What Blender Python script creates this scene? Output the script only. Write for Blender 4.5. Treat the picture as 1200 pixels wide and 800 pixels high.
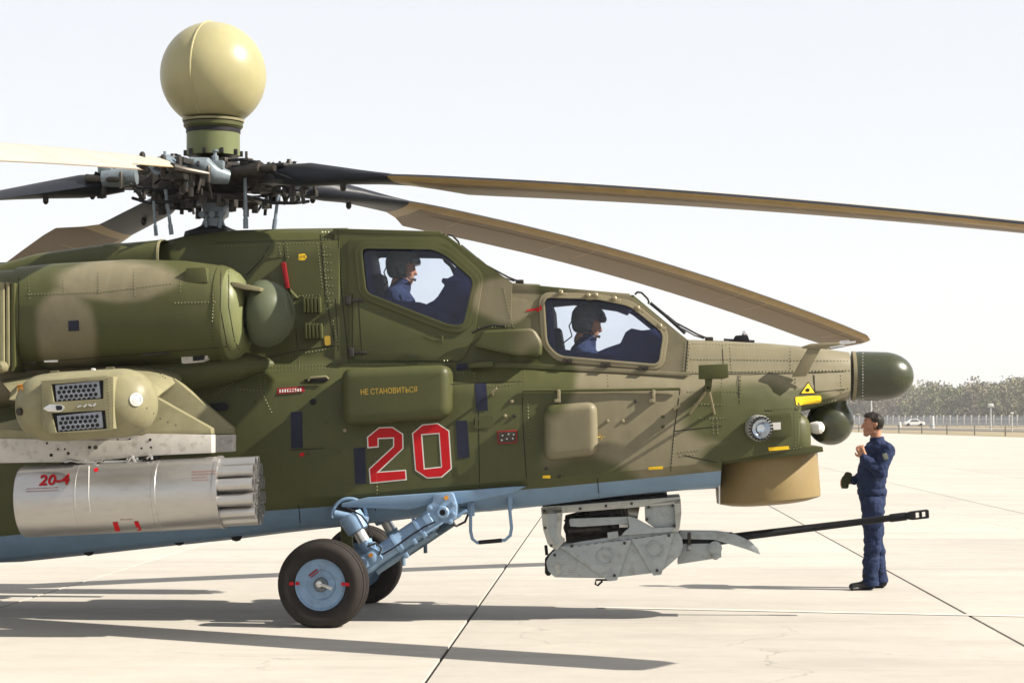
import bpy, bmesh, math, random
from mathutils import Vector, Matrix, noise
from mathutils.bvhtree import BVHTree
from mathutils.geometry import tessellate_polygon
R = math.radians
rnd = random.Random(7)
for o in list(bpy.data.objects): bpy.data.objects.remove(o)
sc = bpy.context.scene
C = sc.collection

# ------------------------------------------------------------------ camera, sky, sun, exposure
cd = bpy.data.cameras.new('camera'); cam = bpy.data.objects.new('camera', cd); C.objects.link(cam)
cam.location = (0, -18, 1.72); cam.rotation_euler = (R(90), 0, 0)
cd.sensor_width = 36; cd.lens = 36*2390/1200; cd.shift_y = 90/1200
cd.clip_start = .1; cd.clip_end = 9000
sc.camera = cam
SUN_EL, SUN_AZ = 37.5, 10.0          # elevation; degrees towards the camera from +X
wd = bpy.data.worlds.new('World'); sc.world = wd; wd.use_nodes = True
nt = wd.node_tree; bg = nt.nodes['Background']
sky = nt.nodes.new('ShaderNodeTexSky'); sky.sky_type = 'NISHITA'; sky.sun_disc = False
sky.sun_elevation = R(SUN_EL); sky.sun_rotation = R(90+SUN_AZ)
sky.air_density = 1.0; sky.dust_density = .8; sky.ozone_density = 1.0; sky.altitude = 100
# milky spring air: the sky colours veiled by an even, almost white haze
veil = nt.nodes.new('ShaderNodeMix'); veil.data_type = 'RGBA'; veil.inputs[0].default_value = .85
nt.links.new(sky.outputs[0], veil.inputs[6]); veil.inputs[7].default_value = (3.72, 3.68, 3.70, 1)
nt.links.new(veil.outputs[2], bg.inputs[0]); bg.inputs[1].default_value = .10
sl = bpy.data.lights.new('sun', 'SUN'); sl.energy = 4.7; sl.angle = R(.5); sl.color = (1, .93, .82)
so = bpy.data.objects.new('sun', sl); C.objects.link(so)
sdir = Vector((math.cos(R(SUN_EL))*math.cos(R(SUN_AZ)), -math.cos(R(SUN_EL))*math.sin(R(SUN_AZ)), math.sin(R(SUN_EL))))
so.rotation_euler = sdir.to_track_quat('Z', 'Y').to_euler(); so.location = (20, -5, 20)
sc.view_settings.view_transform = 'Standard'; sc.view_settings.look = 'None'
sc.view_settings.exposure = 1.32; sc.view_settings.gamma = 1
try:
    sc.cycles.max_bounces = 6; sc.cycles.transparent_max_bounces = 12; sc.cycles.use_denoising = True
except Exception: pass

# ------------------------------------------------------------------ geometry of the place: the aircraft's own frame (x forward, y to its left, z up)
F, CX, HY = 2390., 600., 490.
CAM = Vector((0, -18, 1.72)); YAW = R(4.0); PIV = Vector((-1.5, 0, 0))
M = Matrix.Translation(PIV) @ Matrix.Rotation(-YAW, 4, 'Z'); Mi = M.inverted(); Mi3 = Mi.to_3x3()
O_L = Mi @ CAM
def ray(px, py): return O_L, (Mi3 @ Vector(((px-CX)/F, 1, -(py-HY)/F)))
def L(px, py, w):
    """point of the aircraft frame at lateral distance w (to its right) seen at photo position px, py"""
    o, d = ray(px, py); t = (-w-o.y)/d.y
    return o+d*t
def ZR(u, w, row):
    p = M @ Vector((u, -w, 0)); return 1.72-(row-HY)*(p.y+18)/F
def G(px, py, h=0):
    """world point on the ground (height h) at photo position"""
    d = (1.72-h)*F/(py-HY); return Vector(((px-CX)/F*d, d-18, h))

# ------------------------------------------------------------------ materials
MATS = {}
def mat(name, col, rough=.5, metal=0., var=.12, scale=6., bump=0., bscale=60., spec=.16, stretch=None, dirt=0.):
    if name in MATS: return MATS[name]
    m = bpy.data.materials.new(name); m.use_nodes = True; n = m.node_tree.nodes; l = m.node_tree.links
    b = n['Principled BSDF']; b.inputs['Roughness'].default_value = rough; b.inputs['Metallic'].default_value = metal
    b.inputs['Specular IOR Level'].default_value = spec
    tc = n.new('ShaderNodeTexCoord'); mp = n.new('ShaderNodeMapping'); l.new(tc.outputs['Object'], mp.inputs[0])
    if stretch: mp.inputs['Scale'].default_value = stretch
    nz = n.new('ShaderNodeTexNoise'); nz.inputs['Scale'].default_value = scale; nz.inputs['Detail'].default_value = 8; nz.inputs['Roughness'].default_value = .65
    l.new(mp.outputs[0], nz.inputs[0])
    mr = n.new('ShaderNodeMapRange'); mr.inputs[1].default_value = .3; mr.inputs[2].default_value = .7
    mr.inputs[3].default_value = 1-var; mr.inputs[4].default_value = 1+var; l.new(nz.outputs[0], mr.inputs[0])
    mx = n.new('ShaderNodeVectorMath'); mx.operation = 'SCALE'; mx.inputs[0].default_value = col[:3]
    l.new(mr.outputs[0], mx.inputs['Scale']); out = mx.outputs[0]
    if dirt:
        n2 = n.new('ShaderNodeTexNoise'); n2.inputs['Scale'].default_value = scale*2.7; n2.inputs['Detail'].default_value = 10; l.new(mp.outputs[0], n2.inputs[0])
        m2 = n.new('ShaderNodeMapRange'); m2.inputs[1].default_value = .52; m2.inputs[2].default_value = .72; m2.inputs[3].default_value = 0; m2.inputs[4].default_value = dirt
        l.new(n2.outputs[0], m2.inputs[0]); mm = n.new('ShaderNodeMix'); mm.data_type = 'RGBA'
        l.new(m2.outputs[0], mm.inputs[0]); l.new(out, mm.inputs[6]); mm.inputs[7].default_value = (.10, .085, .06, 1); out = mm.outputs[2]
    l.new(out, b.inputs['Base Color'])
    r2 = n.new('ShaderNodeMapRange'); r2.inputs[3].default_value = max(.02, rough-.08); r2.inputs[4].default_value = min(1, rough+.1)
    l.new(nz.outputs[0], r2.inputs[0]); l.new(r2.outputs[0], b.inputs['Roughness'])
    if bump:
        n3 = n.new('ShaderNodeTexNoise'); n3.inputs['Scale'].default_value = bscale; n3.inputs['Detail'].default_value = 4; l.new(mp.outputs[0], n3.inputs[0])
        bp = n.new('ShaderNodeBump'); bp.inputs['Strength'].default_value = bump; bp.inputs['Distance'].default_value = .01
        l.new(n3.outputs[0], bp.inputs['Height']); l.new(bp.outputs[0], b.inputs['Normal'])
    MATS[name] = m; return m
GREEN = (.057, .060, .0225); TAN = (.156, .138, .088)
def camo():
    m = mat('camouflage_paint', GREEN, .46, 0, .13, 2.6, .22, 5., .20)
    n = m.node_tree.nodes; l = m.node_tree.links; b = n['Principled BSDF']
    src = b.inputs['Base Color'].links[0].from_socket
    tc = n.new('ShaderNodeTexCoord'); nz = n.new('ShaderNodeTexNoise'); nz.inputs['Scale'].default_value = 2.2; nz.inputs['Detail'].default_value = 3
    l.new(tc.outputs['Object'], nz.inputs[0])
    ma = n.new('ShaderNodeVectorMath'); ma.operation = 'MULTIPLY_ADD'; l.new(nz.outputs['Color'], ma.inputs[0])
    ma.inputs[1].default_value = (.14, 0, .14); l.new(tc.outputs['Object'], ma.inputs[2])
    sp = n.new('ShaderNodeSeparateXYZ'); l.new(ma.outputs[0], sp.inputs[0])
    def ell(px, py, rx, ry, w=.66, soft=.22):
        c = L(px, py, w); c = Vector((c.x+.07, 0, c.z+.07)); k = 133.
        ax = n.new('ShaderNodeCombineXYZ')
        def lin(sock, c0, r):
            q = n.new('ShaderNodeMath'); q.operation = 'MULTIPLY_ADD'; l.new(sock, q.inputs[0]); q.inputs[1].default_value = k/r; q.inputs[2].default_value = -c0*k/r; return q.outputs[0]
        l.new(lin(sp.outputs[0], c.x, rx), ax.inputs[0]); l.new(lin(sp.outputs[2], c.z, ry), ax.inputs[1])
        le = n.new('ShaderNodeVectorMath'); le.operation = 'LENGTH'; l.new(ax.outputs[0], le.inputs[0])
        mr = n.new('ShaderNodeMapRange'); mr.interpolation_type = 'SMOOTHSTEP'; mr.inputs[1].default_value = 1-soft; mr.inputs[2].default_value = 1+soft*.6; mr.inputs[3].default_value = 1; mr.inputs[4].default_value = 0
        l.new(le.outputs[1], mr.inputs[0]); return mr.outputs[0]
    def mxx(a, c, op):
        q = n.new('ShaderNodeMath'); q.operation = op; l.new(a, q.inputs[0]); l.new(c, q.inputs[1]); return q.outputs[0]
    t = None
    for e in [(140, 330, 70, 25, 1.3), (82, 395, 34, 55, 1.3), (30, 452, 70, 24, .8), (760, 400, 145, 78), (735, 505, 118, 62), (930, 428, 100, 38), (845, 522, 45, 34), (990, 465, 22, 30), (590, 350, 40, 26), (-140, 400, 60, 90, 1.), (-420, 500, 120, 60), (-900, 430, 120, 60)]:
        v = ell(*e); t = v if t is None else mxx(t, v, 'MAXIMUM')
    g = None
    for e in [(640, 445, 34, 44), (872, 485, 72, 40), (690, 580, 60, 45), (880, 535, 60, 20), (940, 472, 46, 16), (600, 500, 40, 80)]:
        v = ell(*e); g = v if g is None else mxx(g, v, 'MAXIMUM')
    iv = n.new('ShaderNodeMath'); iv.operation = 'SUBTRACT'; iv.inputs[0].default_value = 1; l.new(g, iv.inputs[1])
    mask = mxx(t, iv.outputs[0], 'MULTIPLY')
    # wear and grime streaks
    st = n.new('ShaderNodeMapping'); st.inputs['Scale'].default_value = (4, 1, 1.6); l.new(tc.outputs['Object'], st.inputs[0])
    n2 = n.new('ShaderNodeTexNoise'); n2.inputs['Scale'].default_value = 3; n2.inputs['Detail'].default_value = 9; l.new(st.outputs[0], n2.inputs[0])
    tanc = n.new('ShaderNodeMix'); tanc.data_type = 'RGBA'; l.new(n2.outputs[0], tanc.inputs[0]); tanc.inputs[6].default_value = (TAN[0]*.96, TAN[1]*.96, TAN[2]*.95, 1); tanc.inputs[7].default_value = (TAN[0]*1.04, TAN[1]*1.04, TAN[2]*1.04, 1)
    mm = n.new('ShaderNodeMix'); mm.data_type = 'RGBA'; l.new(mask, mm.inputs[0]); l.new(src, mm.inputs[6]); l.new(tanc.outputs[2], mm.inputs[7])
    m3 = n.new('ShaderNodeMapRange'); m3.inputs[1].default_value = .35; m3.inputs[2].default_value = .7; m3.inputs[3].default_value = .95; m3.inputs[4].default_value = 1.04; l.new(n2.outputs[0], m3.inputs[0])
    n4 = n.new('ShaderNodeTexNoise'); n4.inputs['Scale'].default_value = 1.3; n4.inputs['Detail'].default_value = 12; n4.inputs['Roughness'].default_value = .72; l.new(tc.outputs['Object'], n4.inputs[0])
    m4 = n.new('ShaderNodeMapRange'); m4.inputs[1].default_value = .53; m4.inputs[2].default_value = .70; m4.inputs[3].default_value = 0; m4.inputs[4].default_value = .30; l.new(n4.outputs[0], m4.inputs[0])
    soot = n.new('ShaderNodeMix'); soot.data_type = 'RGBA'; l.new(m4.outputs[0], soot.inputs[0]); l.new(mm.outputs[2], soot.inputs[6]); soot.inputs[7].default_value = (.030, .028, .018, 1)
    n5 = n.new('ShaderNodeTexNoise'); n5.inputs['Scale'].default_value = 38; n5.inputs['Detail'].default_value = 6; n5.inputs['Roughness'].default_value = .8; l.new(tc.outputs['Object'], n5.inputs[0])
    m5 = n.new('ShaderNodeMapRange'); m5.inputs[1].default_value = .70; m5.inputs[2].default_value = .74; m5.inputs[3].default_value = 0; m5.inputs[4].default_value = .55; l.new(n5.outputs[0], m5.inputs[0])
    chip = n.new('ShaderNodeMix'); chip.data_type = 'RGBA'; l.new(m5.outputs[0], chip.inputs[0]); l.new(soot.outputs[2], chip.inputs[6]); chip.inputs[7].default_value = (.19, .18, .12, 1)
    sc_ = n.new('ShaderNodeVectorMath'); sc_.operation = 'SCALE'; l.new(chip.outputs[2], sc_.inputs[0]); l.new(m3.outputs[0], sc_.inputs['Scale'])
    l.new(sc_.outputs[0], b.inputs['Base Color'])
    return m
m_camo = camo()
m_green = mat('olive_green_paint', GREEN, .45, 0, .1, 5, .08, 20)
m_radome = mat('glossy_olive_radome', (.030, .034, .0145), .26, 0, .06, 3, 0, spec=.5)
m_dull = mat('grey_green_cover', (.070, .080, .048), .4, 0, .1, 4, .05, 20)
m_tan = mat('tan_paint', (.185, .160, .10), .5, 0, .12, 4, .08, 20)
m_tanbrown = mat('brown_radome_paint', (.185, .135, .060), .42, 0, .1, 3, .03, 10)
m_sphere = mat('khaki_yellow_dome_paint', (.275, .250, .130), .34, 0, .10, 2.6, .05, 8, .32)
m_pale = mat('pale_khaki_paint', (.195, .180, .105), .42, 0, .14, 4, .06, 20, dirt=.25)
m_blue = mat('sky_blue_paint', (.145, .225, .325), .45, 0, .10, 4, .06, 20, dirt=.15)
m_bluemetal = mat('blue_grey_gear_paint', (.175, .265, .385), .38, .1, .12, 9, .04, 30, dirt=.3)
m_hubgrey = mat('hydraulic_grey_paint', (.15, .19, .23), .35, .2, .2, 14, .05, 50, dirt=.5)
m_dark = mat('dark_oily_steel', (.040, .037, .034), .45, .5, .4, 18, .15, 60)
m_brownsteel = mat('browned_steel', (.050, .044, .038), .4, .6, .35, 16, .1, 60)
m_steel = mat('bare_steel', (.55, .55, .54), .3, .9, .15, 12)
m_alu = mat('brushed_aluminium', (.42, .41, .395), .36, .85, .05, 4, .03, 40, stretch=(1, 3, 3), dirt=.10)
m_black = mat('black_rubber', (.012, .012, .014), .6, 0, .2, 20)
m_blacksat = mat('black_blade_root', (.014, .016, .022), .42, 0, .25, 8, .1, 30)
m_line = mat('panel_gap', (.012, .012, .008), .8, 0, .1)
m_navydecal = mat('dark_navy_panel', (.014, .016, .032), .45, 0, .2, 10)
m_navy = mat('navy_cabin_trim', (.012, .015, .058), .6, 0, .25, 12, .1, 60)
m_gun = mat('turret_grey_paint', (.285, .31, .315), .42, .1, .10, 6, .05, 40, dirt=.35)
m_gunlight = mat('turret_pale_grey_paint', (.35, .35, .325), .42, .1, .10, 6, .05, 40, dirt=.3)
m_white = mat('off_white_paint', (.42, .40, .37), .45, 0, .10, 6, .03, 30, dirt=.4)
m_purewhite = mat('white_marking', (.60, .59, .56), .5, 0, .04)
m_red = mat('red_marking', (.40, .006, .010), .45, 0, .08)
m_yellow = mat('yellow_marking', (.72, .46, .02), .5, 0, .1)
m_ochre = mat('ochre_marking', (.42, .28, .04), .5, 0, .12)
m_tyre = mat('worn_tyre_rubber', (.023, .019, .017), .75, 0, .25, 12, .25, 90)
m_brown = mat('blade_brown_paint', (.140, .098, .052), .42, .0, .12, 3, .04, 30, stretch=(1, 1, 1))
m_lead = mat('blade_leading_edge', (.27, .19, .085), .35, .1, .15, 8)
m_bladetop = mat('blade_top_paint', (.30, .285, .245), .45, 0, .12, 3)
m_rivet = mat('rivet_heads', (.13, .13, .075), .3, .3, .1)
m_dispenser = mat('dispenser_grid_grey', (.25, .27, .31), .4, .3, .15, 20)
m_lamp = mat('lamp_reflector', (.75, .77, .8), .12, .95, .05)
m_cover = mat('orange_tape', (.6, .25, .03), .5)
def glass(name, col, ior=1.45, k=.0):
    m = bpy.data.materials.new(name); m.use_nodes = True; n = m.node_tree.nodes; l = m.node_tree.links
    n.remove(n['Principled BSDF']); o = n['Material Output']
    t = n.new('ShaderNodeBsdfTransparent'); t.inputs[0].default_value = (*col, 1)
    g = n.new('ShaderNodeBsdfGlossy'); g.inputs['Roughness'].default_value = .02
    f = n.new('ShaderNodeFresnel'); f.inputs[0].default_value = ior
    mx = n.new('ShaderNodeMixShader'); l.new(f.outputs[0], mx.inputs[0]); l.new(t.outputs[0], mx.inputs[1]); l.new(g.outputs[0], mx.inputs[2]); l.new(mx.outputs[0], o.inputs[0])
    return m
m_glass = glass('cockpit_glass', (.93, .95, .985), 1.33)
m_lens = glass('lens_glass', (.8, .85, .9), 1.5)

# ------------------------------------------------------------------ object helpers
def link_obj(o, parent=None):
    C.objects.link(o)
    if parent is not None: o.parent = parent
    return o
def finish(bm, sharp=32):
    bm.normal_update()
    for f in bm.faces: f.smooth = True
    a = R(sharp)
    for e in bm.edges:
        if len(e.link_faces) == 2:
            try: e.smooth = e.calc_face_angle() < a
            except Exception: e.smooth = False
        else: e.smooth = False
def obj(name, bm, mats, parent=None, sharp=32, mirror=False, stuff=False, label=None, keepnormals=False):
    if not isinstance(mats, (list, tuple)): mats = [mats]
    if not keepnormals: bmesh.ops.recalc_face_normals(bm, faces=bm.faces)
    finish(bm, sharp)
    me = bpy.data.meshes.new(name); bm.to_mesh(me); bm.free()
    for m in mats: me.materials.append(m)
    o = link_obj(bpy.data.objects.new(name, me), parent)
    if parent is not None and parent.get('_off'): o.matrix_parent_inverse = Matrix.Translation(-Vector(parent['_off']))
    if stuff: o['kind'] = 'stuff'
    if label: o['label'] = label
    if mirror:
        o2 = o.copy(); link_obj(o2); o2.scale = (1, -1, 1)
        if stuff: o2['kind'] = 'stuff'
    return o
def copy_mirror(o, parent=None):
    """the same part on the aircraft's other side, with its sub-parts"""
    c = o.copy(); C.objects.link(c); c.parent = parent if parent is not None else o.parent
    if parent is None: c.scale = (1, -1, 1)
    for ch in o.children: copy_mirror(ch, c)
    return c
def thing(name, label, cat, off=(0, 0, 0), group=None, world=False):
    o = bpy.data.objects.new(name, None); C.objects.link(o); o.empty_display_size = .3
    off = Vector(off)
    if world: o.location = off
    else:
        o.matrix_world = M @ Matrix.Translation(off)
        if off.length > 0: o['_off'] = tuple(off)
    o['label'] = label; o['category'] = cat
    if group: o['group'] = group
    return o
def tag(o, label=None, cat=None, group=None, kind=None):
    if label: o['label'] = label
    if cat: o['category'] = cat
    if group: o['group'] = group
    if kind: o['kind'] = kind
    return o

def basis(d):
    d = d.normalized(); a = Vector((0, 0, 1)) if abs(d.z) < .9 else Vector((0, 1, 0))
    x = a.cross(d).normalized(); return x, d.cross(x).normalized()
def ringloft(bm, rings, cap=True, mi=None):
    vs = [[bm.verts.new(p) for p in r] for r in rings]; n = len(rings[0]); fs = []
    for i in range(len(vs)-1):
        for j in range(n):
            k = (j+1) % n
            f = bm.faces.new((vs[i][j], vs[i][k], vs[i+1][k], vs[i+1][j])); fs.append(f)
            if mi: f.material_index = mi(i, j)
    if cap:
        for r in (vs[0], vs[-1]):
            try: fs.append(bm.faces.new(r))
            except ValueError: pass
    return fs
def tube(bm, pts, r, n=10, cap=True):
    pts = [Vector(p) for p in pts]; rs = r if isinstance(r, (list, tuple)) else [r]*len(pts); rings = []
    x = None
    for i, p in enumerate(pts):
        d = (pts[min(i+1, len(pts)-1)]-pts[max(i-1, 0)])
        if x is None: x, y = basis(d)
        else:
            d = d.normalized(); x = (x-d*x.dot(d)).normalized(); y = d.cross(x)
        rings.append([p+(x*math.cos(2*math.pi*j/n)+y*math.sin(2*math.pi*j/n))*rs[i] for j in range(n)])
    ringloft(bm, rings, cap)
def lathe(bm, p, d, prof, n=32, cap=True):
    """prof: (distance along d, radius)"""
    p = Vector(p); d = Vector(d).normalized(); x, y = basis(d); rings = []
    for t, r in prof:
        r = max(r, 1e-4); rings.append([p+d*t+(x*math.cos(2*math.pi*j/n)+y*math.sin(2*math.pi*j/n))*r for j in range(n)])
    ringloft(bm, rings, cap)
def box(bm, c, s, rot=None, bev=0.):
    b2 = bmesh.new(); bmesh.ops.create_cube(b2, size=1)
    mt = Matrix.Translation(Vector(c)) @ ((rot.to_4x4()) if rot is not None else Matrix.Identity(4)) @ Matrix.Diagonal((*s, 1))
    b2.transform(mt)
    if bev: bmesh.ops.bevel(b2, geom=list(b2.edges), offset=bev, segments=2, profile=.6, affect='EDGES')
    tmp = bpy.data.meshes.new('t'); b2.to_mesh(tmp); b2.free(); bm.from_mesh(tmp); bpy.data.meshes.remove(tmp)
def merge(bm, b2):
    tmp = bpy.data.meshes.new('t'); b2.to_mesh(tmp); b2.free(); bm.from_mesh(tmp); bpy.data.meshes.remove(tmp)
def roundpoly(pts, r=.25, it=2):
    for _ in range(it):
        q = []
        n = len(pts)
        for i in range(n):
            a, b = Vector(pts[i]), Vector(pts[(i+1) % n]); q += [a.lerp(b, r), a.lerp(b, 1-r)]
        pts = q
    return [tuple(p) for p in pts]
def rcorner(pts, d, seg=4):
    """round each corner of a closed polygon by distance d (pixels)"""
    out = []; n = len(pts)
    for i in range(n):
        a, b, c = Vector(pts[i-1]), Vector(pts[i]), Vector(pts[(i+1) % n])
        d1 = min(d, (a-b).length*.45); d2 = min(d, (c-b).length*.45)
        p, q = b+(a-b).normalized()*d1, b+(c-b).normalized()*d2
        for k in range(seg+1):
            t = k/seg; out.append(tuple(p*(1-t)**2+b*2*t*(1-t)+q*t*t))
    return out
def offpoly(pts, d):
    """grow (d>0) a closed polygon"""
    n = len(pts); P = [Vector(p) for p in pts]; ar = sum(P[i].x*P[(i+1) % n].y-P[(i+1) % n].x*P[i].y for i in range(n)); s = 1 if ar > 0 else -1; out = []
    for i in range(n):
        a, b, c = P[i-1], P[i], P[(i+1) % n]; e1 = (b-a); e2 = (c-b)
        if e1.length < 1e-6: e1 = e2
        if e2.length < 1e-6: e2 = e1
        n1 = Vector((e1.y, -e1.x)).normalized()*s; n2 = Vector((e2.y, -e2.x)).normalized()*s
        m = (n1+n2)
        if m.length < 1e-4: m = n1
        m.normalize(); k = d/max(.4, m.dot(n1)); out.append(tuple(b+m*k))
    return out
def prism(bm, poly, w1, w0, holes=(), bev=0., wf=None, grid=None):
    """plate traced at lateral plane w1 (or along wf(row)), reaching in to w0 (a thickness when wf is given)"""
    def pt(p):
        w = wf(p[1]) if wf else w1
        return L(p[0], p[1], w)
    loops = [[pt(p) for p in poly]]+[[pt(p) for p in h] for h in holes]
    flat = [v for lp in loops for v in lp]
    tris = tessellate_polygon([[Vector((v.x, v.z, 0)) for v in lp] for lp in loops])
    b2 = bmesh.new()
    A = [b2.verts.new(v) for v in flat]
    B = [b2.verts.new(Vector((v.x, (v.y+w0) if wf else -w0, v.z))) for v in flat]
    for t in tris:
        try:
            b2.faces.new([A[i] for i in t]); b2.faces.new([B[i] for i in reversed(t)])
        except ValueError: pass
    k = 0
    for lp in loops:
        n = len(lp)
        for i in range(n):
            j = (i+1) % n
            try: b2.faces.new((A[k+i], A[k+j], B[k+j], B[k+i]))
            except ValueError: pass
        k += n
    bmesh.ops.recalc_face_normals(b2, faces=b2.faces)
    if bev:
        b2.normal_update()
        es = [e for e in b2.edges if len(e.link_faces) == 2 and e.calc_face_angle() > R(40)]
        bmesh.ops.bevel(b2, geom=es, offset=bev, segments=2, profile=.6, affect='EDGES', clamp_overlap=True)
    merge(bm, b2)

# surface register, for things that lie on the skin
SURF = []; _bvh = [None]
def reg(o):
    SURF.append(o); _bvh[0] = None; return o
def bvh():
    if _bvh[0] is None:
        vs = []; fs = []
        for o in SURF:
            k = len(vs); vs += [v.co.copy() for v in o.data.vertices]; fs += [[k+i for i in p.vertices] for p in o.data.polygons]
        _bvh[0] = BVHTree.FromPolygons(vs, fs)
    return _bvh[0]
def hit(px, py):
    o, d = ray(px, py); d = d.normalized(); h = bvh().ray_cast(o, d)
    if h[0] is None: return None, None
    n = h[1]
    if n.dot(d) > 0: n = -n
    return h[0], n
def decal(bm, polys, off=.003, sub=7., mapper=None):
    """flat marking that follows the skin; polys = [outer, hole, ...] in photo positions"""
    loops = [[Vector((p[0], p[1], 0)) for p in lp] for lp in polys]; flat = [v for lp in loops for v in lp]
    b2 = bmesh.new(); vs = [b2.verts.new(v) for v in flat]
    for t in tessellate_polygon(loops):
        try: b2.faces.new([vs[i] for i in t])
        except ValueError: pass
    _project(bm, b2, off, sub)
def _project(bm, b2, off, sub):
    for _ in range(6):
        es = [e for e in b2.edges if e.calc_length() > sub]
        if not es: break
        bmesh.ops.subdivide_edges(b2, edges=es, cuts=1); bmesh.ops.triangulate(b2, faces=b2.faces)
    bad = []
    for v in b2.verts:
        p, n = hit(v.co.x, v.co.y)
        if p is None: bad.append(v)
        else: v.co = p+n*off
    if bad: bmesh.ops.delete(b2, geom=bad, context='VERTS')
    merge(bm, b2)
def text_decal(bm, s, x, y, w, h, ang=0., off=.003, shear=0., bold=0.):
    cu = bpy.data.curves.new('t', 'FONT'); cu.body = s; cu.shear = shear; cu.offset = bold; cu.resolution_u = 3
    o = bpy.data.objects.new('t', cu); C.objects.link(o)
    me = bpy.data.meshes.new_from_object(o.evaluated_get(bpy.context.evaluated_depsgraph_get()))
    b2 = bmesh.new(); b2.from_mesh(me); bpy.data.objects.remove(o); bpy.data.curves.remove(cu); bpy.data.meshes.remove(me)
    xs = [v.co.x for v in b2.verts]; ys = [v.co.y for v in b2.verts]; x0, x1, y0, y1 = min(xs), max(xs), min(ys), max(ys)
    ca, sa = math.cos(R(ang)), math.sin(R(ang))
    for v in b2.verts:
        a = (v.co.x-x0)/(x1-x0)*w; b = (v.co.y-y0)/(y1-y0)*h; v.co = Vector((x+a*ca+b*sa, y-b*ca+a*sa, 0))
    bmesh.ops.triangulate(b2, faces=b2.faces); _project(bm, b2, off, 12.)
def resample(pts, step):
    out = []; carry = 0.
    for i in range(len(pts)-1):
        a, b = Vector(pts[i]), Vector(pts[i+1]); ln = (b-a).length; t = carry
        while t < ln: out.append(a.lerp(b, t/ln)); t += step
        carry = t-ln
    return out
def rivets(bm, pts, step=3.9, r=.0078, off=0.):
    for p in resample(pts, step):
        h, n = hit(p.x, p.y)
        if h is None: continue
        x, y = basis(n); c = bm.verts.new(h+n*(off+r*1.0))
        vs = [bm.verts.new(h+n*(off-.001)+(x*math.cos(a)+y*math.sin(a))*r) for a in (0, 1.257, 2.513, 3.77, 5.027)]
        for i in range(5): bm.faces.new((vs[i], vs[(i+1) % 5], c))
def seam(bm, pts, w=.007, off=.0015, step=5.):
    P = [Vector(p) for p in pts]; q = []
    for i in range(len(P)-1):
        k = max(1, int((P[i+1]-P[i]).length/step)); q += [P[i].lerp(P[i+1], j/k) for j in range(k)]
    q.append(P[-1]); prev = None
    H = [hit(p.x, p.y) for p in q]
    for i, (h, n) in enumerate(H):
        if h is None: prev = None; continue
        a = H[max(0, i-1)][0] or h; b = H[min(len(H)-1, i+1)][0] or h; d = b-a
        if d.length < 1e-6 or d.length > .35: prev = None; continue
        s = n.cross(d).normalized()*w*.5
        cur = (bm.verts.new(h+n*off+s), bm.verts.new(h+n*off-s))
        if prev: bm.faces.new((prev[0], prev[1], cur[1], cur[0]))
        prev = cur
# ================================================================== THE HELICOPTER
heli = thing('attack_helicopter', 'green and tan camouflaged attack helicopter numbered 20, parked on the concrete apron', 'helicopter')

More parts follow.
